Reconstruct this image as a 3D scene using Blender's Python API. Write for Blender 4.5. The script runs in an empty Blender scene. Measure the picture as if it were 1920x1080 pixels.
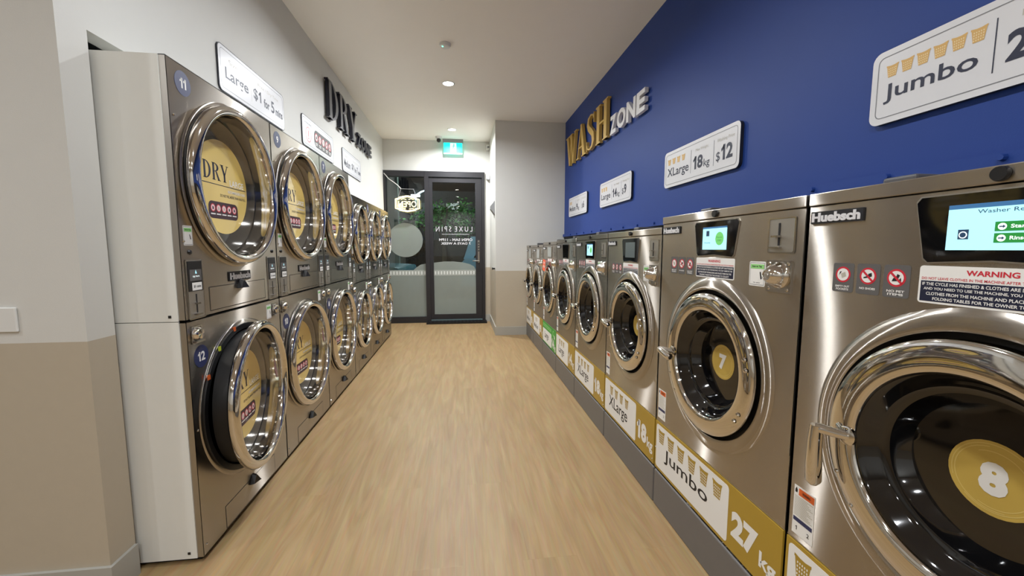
import bpy, bmesh, math, random
from mathutils import Vector, Matrix
random.seed(7)
R = math.radians
scn = bpy.context.scene
COL = scn.collection

# ------------------------------------------------------------------ camera, world, exposure
cam_d = bpy.data.cameras.new('camera')
cam_d.sensor_width = 36.0
cam_d.lens = 757.0 / 1920 * 36.0
cam_d.clip_end = 200
cam = bpy.data.objects.new('camera', cam_d)
COL.objects.link(cam)
cx_ = Vector((0.99244782, -0.12266754, 0.0))            # camera right in the world
cd_ = Vector((-0.01177461, -0.09526309, -0.99538249))    # camera down
cf_ = Vector((0.12210112, 0.98786518, -0.09598801))      # camera forward
M = Matrix((cx_, -cd_, -cf_)).transposed().to_4x4()
M.translation = Vector((0, 0, 1.25))
cam.matrix_world = M
scn.camera = cam

world = bpy.data.worlds.new('night_sky')
scn.world = world
world.use_nodes = True
world.node_tree.nodes['Background'].inputs[0].default_value = (0.10, 0.13, 0.2, 1)
world.node_tree.nodes['Background'].inputs[1].default_value = 0.06

scn.view_settings.view_transform = 'Standard'
scn.view_settings.look = 'None'
scn.view_settings.gamma = 1
scn.view_settings.use_curve_mapping = False
scn.view_settings.exposure = 0.0

LAMP_W = 28.0        # each ceiling downlight over the aisle
CEIL = 3.03
# (x, y) of the ceiling downlights: one row over the aisle, one over the front area behind the camera
LAMPS = [(-0.125, 3.05), (-0.125, 4.6), (-0.125, 6.3), (-0.125, 1.45), (-0.125, -0.2), (-0.125, -1.8),
         (-2.7, 0.4), (-2.7, -1.4), (-2.7, -3.0), (-0.125, -3.3)]

LAMP_K = [0.8, 1.5, 1.45, 0.65, 0.85, 0.8, 0.55, 0.6, 0.6, 0.8]

# ------------------------------------------------------------------ materials
def lin(c):
    if isinstance(c, str):
        c = [int(c[i:i + 2], 16) / 255 for i in (0, 2, 4)]
        return tuple(v / 12.92 if v <= 0.04045 else ((v + 0.055) / 1.055) ** 2.4 for v in c)
    return c

MATS = {}
def mat(name, col, rough=0.5, metal=0.0, emit=None, es=1.0, noise=0.0, nscale=20.0, coat=0.0, aniso=0.0, ior=None, bump=0.0, bscale=60.0, alpha=None, trans=0.0):
    if name in MATS:
        return MATS[name]
    m = bpy.data.materials.new(name)
    m.use_nodes = True
    nt = m.node_tree
    b = nt.nodes['Principled BSDF']
    c = lin(col)
    b.inputs['Base Color'].default_value = (*c, 1)
    b.inputs['Roughness'].default_value = rough
    b.inputs['Metallic'].default_value = metal
    if coat:
        b.inputs['Coat Weight'].default_value = coat
        b.inputs['Coat Roughness'].default_value = 0.05
    if ior:
        b.inputs['IOR'].default_value = ior
    if trans:
        b.inputs['Transmission Weight'].default_value = trans
    if alpha is not None:
        b.inputs['Alpha'].default_value = alpha
    if emit:
        b.inputs['Emission Color'].default_value = (*lin(emit), 1)
        b.inputs['Emission Strength'].default_value = es
    tc = nt.nodes.new('ShaderNodeTexCoord')
    if noise:
        n = nt.nodes.new('ShaderNodeTexNoise')
        n.inputs['Scale'].default_value = nscale
        n.inputs['Detail'].default_value = 4
        nt.links.new(tc.outputs['Object'], n.inputs['Vector'])
        mx = nt.nodes.new('ShaderNodeMix'); mx.data_type = 'RGBA'
        mx.inputs[6].default_value = (*[v * (1 - noise) for v in c], 1)
        mx.inputs[7].default_value = (*[min(1, v * (1 + noise)) for v in c], 1)
        nt.links.new(n.outputs['Fac'], mx.inputs[0])
        nt.links.new(mx.outputs[2], b.inputs['Base Color'])
    if bump:
        n = nt.nodes.new('ShaderNodeTexNoise')
        n.inputs['Scale'].default_value = bscale
        n.inputs['Detail'].default_value = 3
        nt.links.new(tc.outputs['Object'], n.inputs['Vector'])
        bp = nt.nodes.new('ShaderNodeBump')
        bp.inputs['Strength'].default_value = bump
        bp.inputs['Distance'].default_value = 0.01
        nt.links.new(n.outputs['Fac'], bp.inputs['Height'])
        nt.links.new(bp.outputs[0], b.inputs['Normal'])
    if aniso:
        b.inputs['Anisotropic'].default_value = aniso
        cb = nt.nodes.new('ShaderNodeCombineXYZ')
        cb.inputs[2].default_value = 1.0                 # brushed grain
        nt.links.new(cb.outputs[0], b.inputs['Tangent'])
    MATS[name] = m
    return m

WHITE = mat('wall_paint_white', 'd2d1cb', 0.7, noise=0.02, nscale=8, bump=0.04, bscale=300)
CEILM = mat('ceiling_paint', 'efebe3', 0.75, noise=0.015, nscale=5)
BEIGE = mat('dado_paint', 'b8ad9a', 0.4, noise=0.03, nscale=30)
BLUE = mat('blue_wall_paint', '203e86', 0.5, noise=0.03, nscale=6, bump=0.03, bscale=250)
BLUE.node_tree.nodes['Principled BSDF'].inputs['Specular IOR Level'].default_value = 0.3
BASEB = mat('grey_skirting', 'a9a79f', 0.5, noise=0.02)
RECESS = mat('recess_plaster', '8d9290', 0.8, noise=0.05)
DARKW = mat('shaded_wall_black', '101218', 0.7)  # wall below the blue ledge, its shade put into the colour
def steel(name, col, rough, aniso, wav):
    m = mat(name, col, rough, 1.0, aniso=aniso)
    nt = m.node_tree; b = nt.nodes['Principled BSDF']
    tc = nt.nodes.new('ShaderNodeTexCoord')
    mp = nt.nodes.new('ShaderNodeMapping'); mp.inputs['Scale'].default_value = (4, 4, 500)
    nt.links.new(tc.outputs['Object'], mp.inputs[0])
    n = nt.nodes.new('ShaderNodeTexNoise'); n.inputs['Scale'].default_value = 1.0; n.inputs['Detail'].default_value = 2
    nt.links.new(mp.outputs[0], n.inputs['Vector'])
    mr = nt.nodes.new('ShaderNodeMapRange')
    mr.inputs[3].default_value = rough * 0.88; mr.inputs[4].default_value = rough * 1.12
    nt.links.new(n.outputs['Fac'], mr.inputs[0]); nt.links.new(mr.outputs[0], b.inputs['Roughness'])
    w = nt.nodes.new('ShaderNodeTexNoise'); w.inputs['Scale'].default_value = 2.2; w.inputs['Detail'].default_value = 1
    nt.links.new(tc.outputs['Object'], w.inputs['Vector'])
    bp = nt.nodes.new('ShaderNodeBump'); bp.inputs['Strength'].default_value = wav; bp.inputs['Distance'].default_value = 0.02
    nt.links.new(w.outputs['Fac'], bp.inputs['Height']); nt.links.new(bp.outputs[0], b.inputs['Normal'])
    gl = nt.nodes.new('ShaderNodeBsdfAnisotropic'); gl.inputs['Color'].default_value = (*lin(col), 1)
    gl.inputs['Roughness'].default_value = 0.265; gl.inputs['Anisotropy'].default_value = -0.90   # long streaks across the brush lines
    cb = nt.nodes.new('ShaderNodeCombineXYZ'); cb.inputs[2].default_value = 1.0
    nt.links.new(cb.outputs[0], gl.inputs['Tangent']); nt.links.new(bp.outputs[0], gl.inputs['Normal'])
    mx = nt.nodes.new('ShaderNodeMixShader'); mx.inputs[0].default_value = 0.55
    nt.links.new(b.outputs[0], mx.inputs[1]); nt.links.new(gl.outputs[0], mx.inputs[2])
    nt.links.new(mx.outputs[0], nt.nodes['Material Output'].inputs['Surface'])
    return m
STEEL = steel('brushed_stainless', 'c2bbb1', 0.25, 0.75, 0.10)
STEELD = steel('brushed_stainless_dryer', 'c2bbb1', 0.24, 0.75, 0.07)
EDGE = mat('folded_steel_edge', 'b5b1aa', 0.35, 1.0)
CHROME = mat('polished_chrome', 'dcd9d4', 0.06, 1.0)
SATIN = mat('satin_steel', 'bcb8b2', 0.2, 1.0)
SLOTM = mat('coin_panel_steel', 'b4b0a8', 0.45, 1.0)
BLACK = mat('black_rubber', '0b0b0c', 0.45)
GLOSSB = mat('black_glass', '070708', 0.05, ior=1.6)
PORT = mat('porthole_dark_glass', '08080a', 0.05, ior=1.7)
DGLASS = mat('dryer_dark_glass', '454542', 0.1, 0.12, ior=2.1)
BPLAST = mat('black_plastic', '141416', 0.35)
GREYP = mat('grey_plinth_paint', '6b6866', 0.42, noise=0.04)
SIDEP = mat('white_enamel_panel', 'e3e3dc', 0.4, noise=0.015)
GOLD = mat('gold_vinyl', 'c4a650', 0.35, noise=0.05, nscale=12)
GOLDC = mat('gold_vinyl_under_gloss', 'e6c86e', 0.3, noise=0.05, nscale=12, coat=1.0)
GOLDC.node_tree.nodes['Principled BSDF'].inputs['Coat IOR'].default_value = 1.7
GOLDL = mat('gold_vinyl_light', 'd6bd6d', 0.35)
OLIVE = mat('olive_gold_print', 'a98a30', 0.4, noise=0.03)
PAPER = mat('white_print', 'e8e7e3', 0.45)
NAVY = mat('navy_print', '1b2038', 0.4)
NAVYB = mat('navy_sticker', '2c335a', 0.4)
NAVYL = mat('navy_letter_face', '1a1a28', 0.35)
RED = mat('red_print', 'c8283a', 0.45)
BLACKP = mat('black_print', '17171b', 0.5)
GREYV = mat('grey_vinyl', '5c5a59', 0.5)
MAROON = mat('dark_maroon_print', '3a1f28', 0.5)
PINK = mat('pale_pink_print', 'e6c9cb', 0.5)
GREENP = mat('green_print', '3f9a3a', 0.45)
GREENL = mat('light_green_print', '8fd07c', 0.45)
ORANGE = mat('orange_print', 'd8632a', 0.5)
ORANGEB = mat('fluoro_orange_paper', 'ee6238', 0.6)
TAN = mat('tan_print', 'd4aa62', 0.5)
TANL = mat('tan_light_print', 'ead6a8', 0.5)
BEIGEP = mat('pale_grey_print', 'b7b2a4', 0.5)
LINEP = mat('thin_grey_line', '77787c', 0.5)
SIGNW = mat('sign_white_acrylic', 'd9d9db', 0.3)
SIGNB = mat('sign_dark_edge', '23252e', 0.4)
GOLDM = mat('gold_letter_metal', 'cba95a', 0.35)
LETTERF = mat('dark_letter_face', '4a4a52', 0.3)
WHITEL = mat('white_letter_acrylic', 'e2e2e4', 0.35)
FRAME = mat('charcoal_aluminium', '29282b', 0.4, 0.1)
LIDM = mat('dark_grey_lid', '4c4b4d', 0.45)
WHITEP = mat('white_plastic', 'dcdcd8', 0.4)
GREYPL = mat('grey_plastic', '8f9092', 0.45)
SCREEN = mat('lit_screen', '9ed0dc', 0.3, emit='a4e6f4', es=0.85)
SCREENH = mat('lit_screen_header', '35608c', 0.3, emit='3a6c98', es=0.6)
SCRGREEN = mat('lit_screen_green', '1f7a34', 0.3, emit='2c8a3c', es=0.6)
SCRGRN2 = mat('lit_screen_lime', '5fae5a', 0.3, emit='6cc06a', es=0.7)
SCRTXT = mat('lit_screen_dark_text', '27415c', 0.4, emit='27415c', es=0.35)
SCRWHT = mat('lit_screen_white', 'e8f4f4', 0.4, emit='e8f6f6', es=0.9)
SCROFF = mat('dim_screen', '5f6a6c', 0.15, coat=0.5)
LCDG = mat('grey_lcd', 'a5a8a4', 0.3)
YELLOW = mat('yellow_tape', 'b9c232', 0.5)
NEON = mat('warm_neon_tube', 'fff0c0', 0.4, emit='ffe6a0', es=1.9)
EXITG = mat('exit_sign_green', '10c8a8', 0.4, emit='10f0d8', es=1.5)
EXITW = mat('exit_sign_white', 'c8fff4', 0.4, emit='baf6ff', es=1.4)
EXITT = mat('exit_sign_edge', 'd0f8ff', 0.4, emit='b8f4ff', es=1.4)
FIGURE = mat('exit_sign_figure', '6aa8a0', 0.5, emit='5fb0a8', es=0.7)
LENS = mat('downlight_lens', 'ffffff', 0.4, emit='fffaf2', es=30.0)
LEDG = mat('green_led', '40ffc0', 0.4, emit='58ffd0', es=6.0)

def glass_mat():
    m = bpy.data.materials.new('clear_window_glass'); m.use_nodes = True
    nt = m.node_tree; nt.nodes.clear()
    o = nt.nodes.new('ShaderNodeOutputMaterial'); mx = nt.nodes.new('ShaderNodeMixShader')
    t = nt.nodes.new('ShaderNodeBsdfTransparent'); g = nt.nodes.new('ShaderNodeBsdfGlossy'); f = nt.nodes.new('ShaderNodeFresnel')
    t.inputs[0].default_value = (0.86, 0.9, 0.88, 1); g.inputs['Roughness'].default_value = 0.0; f.inputs[0].default_value = 1.7
    nt.links.new(f.outputs[0], mx.inputs[0]); nt.links.new(t.outputs[0], mx.inputs[1]); nt.links.new(g.outputs[0], mx.inputs[2])
    nt.links.new(mx.outputs[0], o.inputs[0])
    return m
CLEAR = glass_mat()
def frost_mat(name, col, amt):
    m = bpy.data.materials.new(name); m.use_nodes = True
    nt = m.node_tree; nt.nodes.clear()
    o = nt.nodes.new('ShaderNodeOutputMaterial'); mx = nt.nodes.new('ShaderNodeMixShader')
    t = nt.nodes.new('ShaderNodeBsdfTransparent'); d = nt.nodes.new('ShaderNodeBsdfPrincipled')
    d.inputs['Base Color'].default_value = (*lin(col), 1); d.inputs['Roughness'].default_value = 0.3
    n = nt.nodes.new('ShaderNodeTexNoise'); n.inputs['Scale'].default_value = 6
    mr = nt.nodes.new('ShaderNodeMapRange'); mr.inputs[3].default_value = amt - 0.03; mr.inputs[4].default_value = amt + 0.03
    nt.links.new(n.outputs['Fac'], mr.inputs[0]); nt.links.new(mr.outputs[0], mx.inputs[0])
    nt.links.new(t.outputs[0], mx.inputs[1]); nt.links.new(d.outputs[0], mx.inputs[2]); nt.links.new(mx.outputs[0], o.inputs[0])
    return m
FROST = frost_mat('frosted_film', '8f968f', 0.82)
FROSTW = frost_mat('white_safety_dots', 'dfe2de', 0.9)
FROSTB = frost_mat('frosted_band', 'a9ada6', 0.9)

def floor_mat():
    m = bpy.data.materials.new('oak_vinyl_plank'); m.use_nodes = True
    nt = m.node_tree; b = nt.nodes['Principled BSDF']; L = nt.links.new
    tc = nt.nodes.new('ShaderNodeTexCoord')
    mp = nt.nodes.new('ShaderNodeMapping'); mp.inputs['Rotation'].default_value = (0, 0, R(90))
    L(tc.outputs['Object'], mp.inputs[0])
    br = nt.nodes.new('ShaderNodeTexBrick')
    br.inputs['Scale'].default_value = 1.0; br.inputs['Brick Width'].default_value = 1.5; br.inputs['Row Height'].default_value = 0.228
    br.inputs['Mortar Size'].default_value = 0.0012; br.inputs['Mortar Smooth'].default_value = 0.5; br.offset = 0.37
    br.inputs['Color1'].default_value = (0.42, 0.42, 0.42, 1); br.inputs['Color2'].default_value = (0.58, 0.58, 0.58, 1); br.inputs['Mortar'].default_value = (0.32, 0.32, 0.32, 1)
    L(mp.outputs[0], br.inputs['Vector'])
    mp2 = nt.nodes.new('ShaderNodeMapping'); mp2.inputs['Scale'].default_value = (9, 0.9, 1)
    L(tc.outputs['Object'], mp2.inputs[0])
    ad = nt.nodes.new('ShaderNodeVectorMath'); ad.operation = 'ADD'
    L(mp2.outputs[0], ad.inputs[0]); L(br.outputs['Color'], ad.inputs[1])
    n1 = nt.nodes.new('ShaderNodeTexNoise'); n1.inputs['Scale'].default_value = 1.6; n1.inputs['Detail'].default_value = 6; n1.inputs['Distortion'].default_value = 1.6
    L(ad.outputs[0], n1.inputs['Vector'])
    mp3 = nt.nodes.new('ShaderNodeMapping'); mp3.inputs['Scale'].default_value = (70, 3.5, 1)
    L(tc.outputs['Object'], mp3.inputs[0])
    n2 = nt.nodes.new('ShaderNodeTexNoise'); n2.inputs['Scale'].default_value = 1.5; n2.inputs['Detail'].default_value = 4; n2.inputs['Distortion'].default_value = 0.8
    L(mp3.outputs[0], n2.inputs['Vector'])
    cr = nt.nodes.new('ShaderNodeValToRGB')
    cr.color_ramp.elements[0].position = 0.3; cr.color_ramp.elements[0].color = (*lin('937d62'), 1)
    cr.color_ramp.elements[1].position = 0.7; cr.color_ramp.elements[1].color = (*lin('a69174'), 1)
    L(n1.outputs['Fac'], cr.inputs[0])
    m1 = nt.nodes.new('ShaderNodeMix'); m1.data_type = 'RGBA'; m1.blend_type = 'OVERLAY'; m1.inputs[0].default_value = 0.16
    L(cr.outputs[0], m1.inputs[6]); L(n2.outputs['Color'], m1.inputs[7])
    m2 = nt.nodes.new('ShaderNodeMix'); m2.data_type = 'RGBA'; m2.blend_type = 'OVERLAY'; m2.inputs[0].default_value = 0.14
    L(m1.outputs[2], m2.inputs[6]); L(br.outputs['Color'], m2.inputs[7])
    hs = nt.nodes.new('ShaderNodeHueSaturation'); hs.inputs['Saturation'].default_value = 1.22
    L(m2.outputs[2], hs.inputs['Color']); L(hs.outputs[0], b.inputs['Base Color'])
    b.inputs['Roughness'].default_value = 0.45; b.inputs['Specular IOR Level'].default_value = 0.35
    bp = nt.nodes.new('ShaderNodeBump'); bp.inputs['Strength'].default_value = 0.08; bp.inputs['Distance'].default_value = 0.003
    L(n2.outputs['Fac'], bp.inputs['Height']); L(bp.outputs[0], b.inputs['Normal'])
    return m
FLOORM = floor_mat()

# ------------------------------------------------------------------ mesh helpers (local frame: x right, y into the thing, z up; the front faces -y)
TXT = {}
def text_mesh(s, bold, depth):
    k = (s, bold, depth)
    if k not in TXT and '1' in s and len(s) <= 3 and not depth:
        V, F, x = [], [], 0.0
        _, _, _, _, lo, hi = text_mesh('0', bold, depth)
        st = 0.10 + 2 * bold
        for ch in s:
            b = len(V)
            if ch == '1':      # a figure one with a flag
                fw = 0.15
                V += [(x + fw, lo, 0), (x + fw + st, lo, 0), (x + fw + st, hi, 0), (x + fw, hi, 0), (x, hi - .20, 0), (x + .02, hi - .20 - st * .8, 0), (x + fw + st * .4, hi - .10 - st * .7, 0), (x + fw + st * .4, hi, 0)]
                F += [(b, b + 1, b + 2, b + 3), (b + 4, b + 5, b + 6, b + 7)]; x += fw + st + .09
            else:
                vs, fs, a0, a1, _, _ = text_mesh(ch, bold, depth)
                V += [(v[0] - a0 + x, v[1], v[2]) for v in vs]; F += [tuple(b + q for q in f) for f in fs]; x += a1 - a0 + .09
        xs = [v[0] for v in V]; ys = [v[1] for v in V]
        TXT[k] = (V, F, min(xs), max(xs), min(ys), max(ys))
    if k not in TXT:
        c = bpy.data.curves.new('t', 'FONT'); c.body = s; c.size = 1; c.resolution_u = 3; c.offset = bold
        c.fill_mode = 'BOTH' if depth else 'FRONT'; c.extrude = 0.5 if depth else 0
        o = bpy.data.objects.new('t', c); COL.objects.link(o)
        bpy.context.view_layer.update()
        me = bpy.data.meshes.new_from_object(o.evaluated_get(bpy.context.evaluated_depsgraph_get()))
        vs = [tuple(v.co) for v in me.vertices]; fs = [tuple(p.vertices) for p in me.polygons]
        bpy.data.objects.remove(o); bpy.data.curves.remove(c); bpy.data.meshes.remove(me)
        xs = [v[0] for v in vs] or [0, 1]; ys = [v[1] for v in vs] or [0, 1]
        TXT[k] = (vs, fs, min(xs), max(xs), min(ys), max(ys))
    return TXT[k]

def circ(cx, cz, r, n=28, rz=None, a0=0, a1=360):
    rz = rz or r
    full = a1 - a0 >= 360
    return [(cx + r * math.cos(R(a0 + (a1 - a0) * i / (n if full else n - 1))), cz + rz * math.sin(R(a0 + (a1 - a0) * i / (n if full else n - 1)))) for i in range(n)]
def rr(x0, z0, x1, z1, r, n=5):
    p = []
    for (cx, cz, a) in ((x1 - r, z1 - r, 0), (x0 + r, z1 - r, 90), (x0 + r, z0 + r, 180), (x1 - r, z0 + r, 270)):
        for i in range(n + 1):
            t = R(a + 90 * i / n); p.append((cx + r * math.cos(t), cz + r * math.sin(t)))
    return p

class MB:
    def __init__(s):
        s.v = []; s.f = []; s.m = []; s.sm = []; s.mats = []
    def mi(s, m):
        if m not in s.mats: s.mats.append(m)
        return s.mats.index(m)
    def add(s, vs, fs, m, smooth=False):
        b = len(s.v); i = s.mi(m); s.v += vs
        for f in fs:
            s.f.append([b + q for q in f]); s.m.append(i); s.sm.append(smooth)
        return s
    def box(s, x0, x1, y0, y1, z0, z1, m, skip=()):
        v = [(x, y, z) for x in (x0, x1) for y in (y0, y1) for z in (z0, z1)]
        F = {'l': (0, 1, 3, 2), 'r': (4, 6, 7, 5), 'f': (0, 4, 5, 1), 'b': (2, 3, 7, 6), 'd': (0, 2, 6, 4), 'u': (1, 5, 7, 3)}
        return s.add(v, [F[k] for k in F if k not in skip], m)
    def prism(s, p, y0, y1, m, side=None):
        n = len(p)
        s.add([(x, y0, z) for x, z in p], [list(range(n))], m)
        s.add([(x, y1, z) for x, z in p], [list(range(n))[::-1]], m)
        s.add([(x, y0, z) for x, z in p] + [(x, y1, z) for x, z in p], [(i, (i + 1) % n, n + (i + 1) % n, n + i) for i in range(n)], side or m)
        return s
    def flat(s, p, y, m):
        return s.add([(x, y, z) for x, z in p], [list(range(len(p)))], m)
    def ring(s, pa, pb, y, m):
        n = len(pa)
        return s.add([(x, y, z) for x, z in pa] + [(x, y, z) for x, z in pb], [(i, (i + 1) % n, n + (i + 1) % n, n + i) for i in range(n)], m)
    def lathe(s, cx, cz, prof, m, n=64, a0=0, a1=360, axis='y', cy=0):
        vs = []; fs = []; full = a1 - a0 >= 360; k = len(prof); seg = n if full else n + 1
        for i in range(seg):
            t = R(a0 + (a1 - a0) * i / n); c, sn = math.cos(t), math.sin(t)
            for (r, y) in prof:
                vs.append((cx + r * c, y, cz + r * sn) if axis == 'y' else (cx + r * c, cy + r * sn, cz + y))
        for i in range(n):
            j = (i + 1) % seg
            for q in range(k - 1):
                fs.append((i * k + q, j * k + q, j * k + q + 1, i * k + q + 1))
        return s.add(vs, fs, m, True)
    def tube(s, path, r, m, n=8, cap=True):
        P = [Vector(p) for p in path]; vs = []; fs = []
        for i, p in enumerate(P):
            d = (P[min(i + 1, len(P) - 1)] - P[max(i - 1, 0)]).normalized()
            a = d.orthogonal().normalized() if i == 0 else (pa - d * pa.dot(d)).normalized()
            pa = a; b = d.cross(a)
            rr_ = r[i] if isinstance(r, (list, tuple)) else r
            for q in range(n):
                t = 2 * math.pi * q / n
                vs.append(tuple(p + (a * math.cos(t) + b * math.sin(t)) * rr_))
        for i in range(len(P) - 1):
            for q in range(n):
                fs.append((i * n + q, i * n + (q + 1) % n, (i + 1) * n + (q + 1) % n, (i + 1) * n + q))
        if cap:
            fs.append(tuple(range(n))[::-1]); fs.append(tuple(range((len(P) - 1) * n, len(P) * n)))
        return s.add(vs, fs, m, True)
    def text(s, t, x0, x1, z0, z1, y, m, bold=0.0, depth=0.0, keep=False, mirror=False, align='c'):
        """fit the words into the box x0..x1, z0..z1 (keep=True keeps the letters' own proportions)"""
        vs, fs, a, b, c, d = text_mesh(t, bold, depth > 0)
        sx = (x1 - x0) / max(b - a, 1e-6); sz = (z1 - z0) / max(d - c, 1e-6)
        if keep:
            sx = sz = min(sx, sz)
        w = sx * (b - a); ox = {'c': (x0 + x1 - w) / 2, 'l': x0, 'r': x1 - w}[align]
        if mirror:
            q = [(ox + w - (v[0] - a) * sx, y - v[2] * depth, z0 + (v[1] - c) * sz) for v in vs]
        else:
            q = [(ox + (v[0] - a) * sx, y - v[2] * depth, z0 + (v[1] - c) * sz) for v in vs]
        return s.add(q, fs, m)
    def plate_hole(s, x0, x1, z0, z1, cx, cz, r, y, m, n=64):
        an = sorted([2 * math.pi * i / n for i in range(n)] + [math.atan2(z - cz, x - cx) % (2 * math.pi) for x in (x0, x1) for z in (z0, z1)])
        A = []; B = []
        for t in an:
            c, sn = math.cos(t), math.sin(t)
            k = min([((x1 if c > 0 else x0) - cx) / c if abs(c) > 1e-9 else 9, ((z1 if sn > 0 else z0) - cz) / sn if abs(sn) > 1e-9 else 9])
            A.append((cx + r * c, cz + r * sn)); B.append((cx + k * c, cz + k * sn))
        return s.ring(A, B, y, m)
    def mesh(s, name):
        me = bpy.data.meshes.new(name)
        me.from_pydata(s.v, [], s.f)
        for m in s.mats: me.materials.append(m)
        me.polygons.foreach_set('material_index', s.m)
        me.polygons.foreach_set('use_smooth', s.sm)
        me.update()
        if any(s.sm): me.set_sharp_from_angle(angle=R(40))
        return me
    def build(s, name, parent=None, loc=(0, 0, 0), rot=(0, 0, 0), bevel=0.0):
        o = bpy.data.objects.new(name, s.mesh(name)); COL.objects.link(o)
        o.location = loc; o.rotation_euler = rot
        if parent: o.parent = parent
        if bevel:
            b = o.modifiers.new('edge', 'BEVEL'); b.width = bevel; b.segments = 2; b.limit_method = 'ANGLE'
        return o

def tag(o, label, cat, group=None):
    o['label'] = label; o['category'] = cat
    if group: o['group'] = group
    return o
def thing(name, label, cat, loc=(0, 0, 0), rz=0.0, group=None):
    o = bpy.data.objects.new(name, None); COL.objects.link(o); o.empty_display_size = 0.05
    o.location = loc; o.rotation_euler = (0, 0, rz)
    return tag(o, label, cat, group)
def struct(name, mb, parent=None, **k):
    o = mb.build(name, parent, **k)
    if not parent: o['kind'] = 'structure'
    return o

# ------------------------------------------------------------------ the setting
XW, XB, YB, YR, XRT = -1.262, 1.48, 6.95, 5.78, 0.48     # bulkhead, blue wall, back wall, return wall, return wall's left end
DADO, SK = 0.938, 0.122
struct('floor', MB().box(-4.6, 1.6, -4.1, YB + 0.1, -0.06, 0, FLOORM))
struct('ceiling', MB().box(-4.6, 1.6, -4.1, YB + 0.1, CEIL, CEIL + 0.08, CEILM))

def two_tone(mb, x0, x1, y0, y1, zt, z0=0.0):
    if z0 < DADO: mb.box(x0, x1, y0, y1, z0, DADO, BEIGE)
    mb.box(x0, x1, y0, y1, max(DADO, z0), zt, WHITE)
    return mb
# left: return face beside the camera, the short flank before the dryers, the bulkhead over them and the end by the window
w = MB(); two_tone(w, -4.6, XW, 1.51, 1.60, CEIL); struct('wall_left_return', w)
w = MB(); two_tone(w, XW - 0.07, XW, 1.60, 1.622, CEIL)
w.box(XW - 0.07, XW, 1.622, 4.0, 1.995, CEIL, WHITE).box(XW - 0.07, XW, 4.0, 6.06, 1.83, CEIL, WHITE)
two_tone(w, XW - 0.07, XW, 6.06, YB + 0.06, CEIL)
struct('wall_left', w)
w = MB(); w.box(-2.3, -2.2, 1.6, 6.1, 0, CEIL, RECESS); w.box(-2.2, XW - 0.07, 1.60, 6.1, 2.3, 2.35, RECESS)
struct('wall_recess', w)
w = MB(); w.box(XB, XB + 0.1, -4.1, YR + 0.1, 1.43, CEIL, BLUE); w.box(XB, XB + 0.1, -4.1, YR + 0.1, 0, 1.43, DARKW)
struct('wall_right', w)
w = MB()
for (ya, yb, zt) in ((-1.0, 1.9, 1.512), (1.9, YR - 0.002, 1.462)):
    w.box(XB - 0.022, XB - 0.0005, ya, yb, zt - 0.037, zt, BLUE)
    w.box(XB - 0.006, XB - 0.0005, ya, yb, 1.40, zt - 0.037, DARKW)  # dark strip painted in as the shade under the ledge
    for i in range(int((yb - ya) / 0.3)):
        n0 = len(w.v); w.lathe(0, 0, [(0, -0.012), (0.008, -0.012), (0.011, 0)], BLUE, n=8)
        for j in range(n0, len(w.v)):
            x, y, z = w.v[j]; w.v[j] = (XB - 0.022 + y, ya + 0.15 + 0.3 * i + x, zt - 0.015 + z)
struct('trim_1', w)
w = MB(); two_tone(w, XRT, XB, YR, YB + 0.06, CEIL); struct('wall_return', w)
w = MB(); w.box(-1.262, XRT, YB, YB + 0.1, 2.53, CEIL, WHITE); two_tone(w, 0.392, XRT, YB, YB + 0.1, 2.53); struct('wall_front', w)
w = MB(); two_tone(w, -4.6, 1.6, -4.1, -4.0, CEIL); struct('wall_rear', w)
w = MB(); two_tone(w, -4.6, -4.5, -4.0, 1.51, CEIL); struct('wall_far_left', w)
b = MB(); b.box(-4.5, XW + 0.012, 1.498, 1.51, 0, SK, BASEB).box(XW, XW + 0.012, 1.51, 1.618, 0, SK, BASEB); struct('baseboard_left', b)
b = MB(); b.box(XRT - 0.012, 0.93, YR - 0.012, YR, 0, SK, BASEB).box(XRT - 0.012, XRT, YR, YB, 0, SK, BASEB).box(0.392, XRT - 0.012, YB - 0.012, YB, 0, SK, BASEB)
struct('baseboard_right', b)

# ------------------------------------------------------------------ shop front: fixed window and glazed door
win = MB()
FY0, FY1 = YB - 0.03, YB + 0.08
win.box(-1.262, -0.60, FY0, FY1, 2.44, 2.53, FRAME).box(-1.262, -1.225, FY0, FY1, 0, 2.44, FRAME)
win.box(-0.605, -0.55, FY0, FY1, 0, 2.53, FRAME).box(-1.225, -0.605, FY0, FY1, 0, 0.075, FRAME)
win.box(-1.225, -0.605, FY0 + 0.01, FY1, 0.075, 0.1, FRAME)
w1 = struct('window_1', win)
MB().box(-1.225, -0.605, YB + 0.03, YB + 0.038, 0.1, 2.44, CLEAR).build('glass_pane', w1)
fm = MB()
top = [(-1.224, 0.80), (-1.0, 0.80), (-0.87, 0.84), (-0.78, 0.93), (-0.70, 0.985), (-0.607, 1.005)]
fm.flat([(-0.607, 0.101), (-1.224, 0.101)] + top, YB + 0.027, FROST)
fm.flat(circ(-0.935, 1.40, 0.285, 48), YB + 0.027, FROST)
fm.box(-1.224, -0.607, YB + 0.0255, YB + 0.0262, 0.80, 0.895, FROSTB)
for i in range(12):
    fm.flat([(-1.2 + i * 0.051, 0.82), (-1.178 + i * 0.051, 0.82), (-1.178 + i * 0.051, 0.875), (-1.2 + i * 0.051, 0.875)], YB + 0.025, FROSTW)
fm.build('frosted_film', w1)

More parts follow.
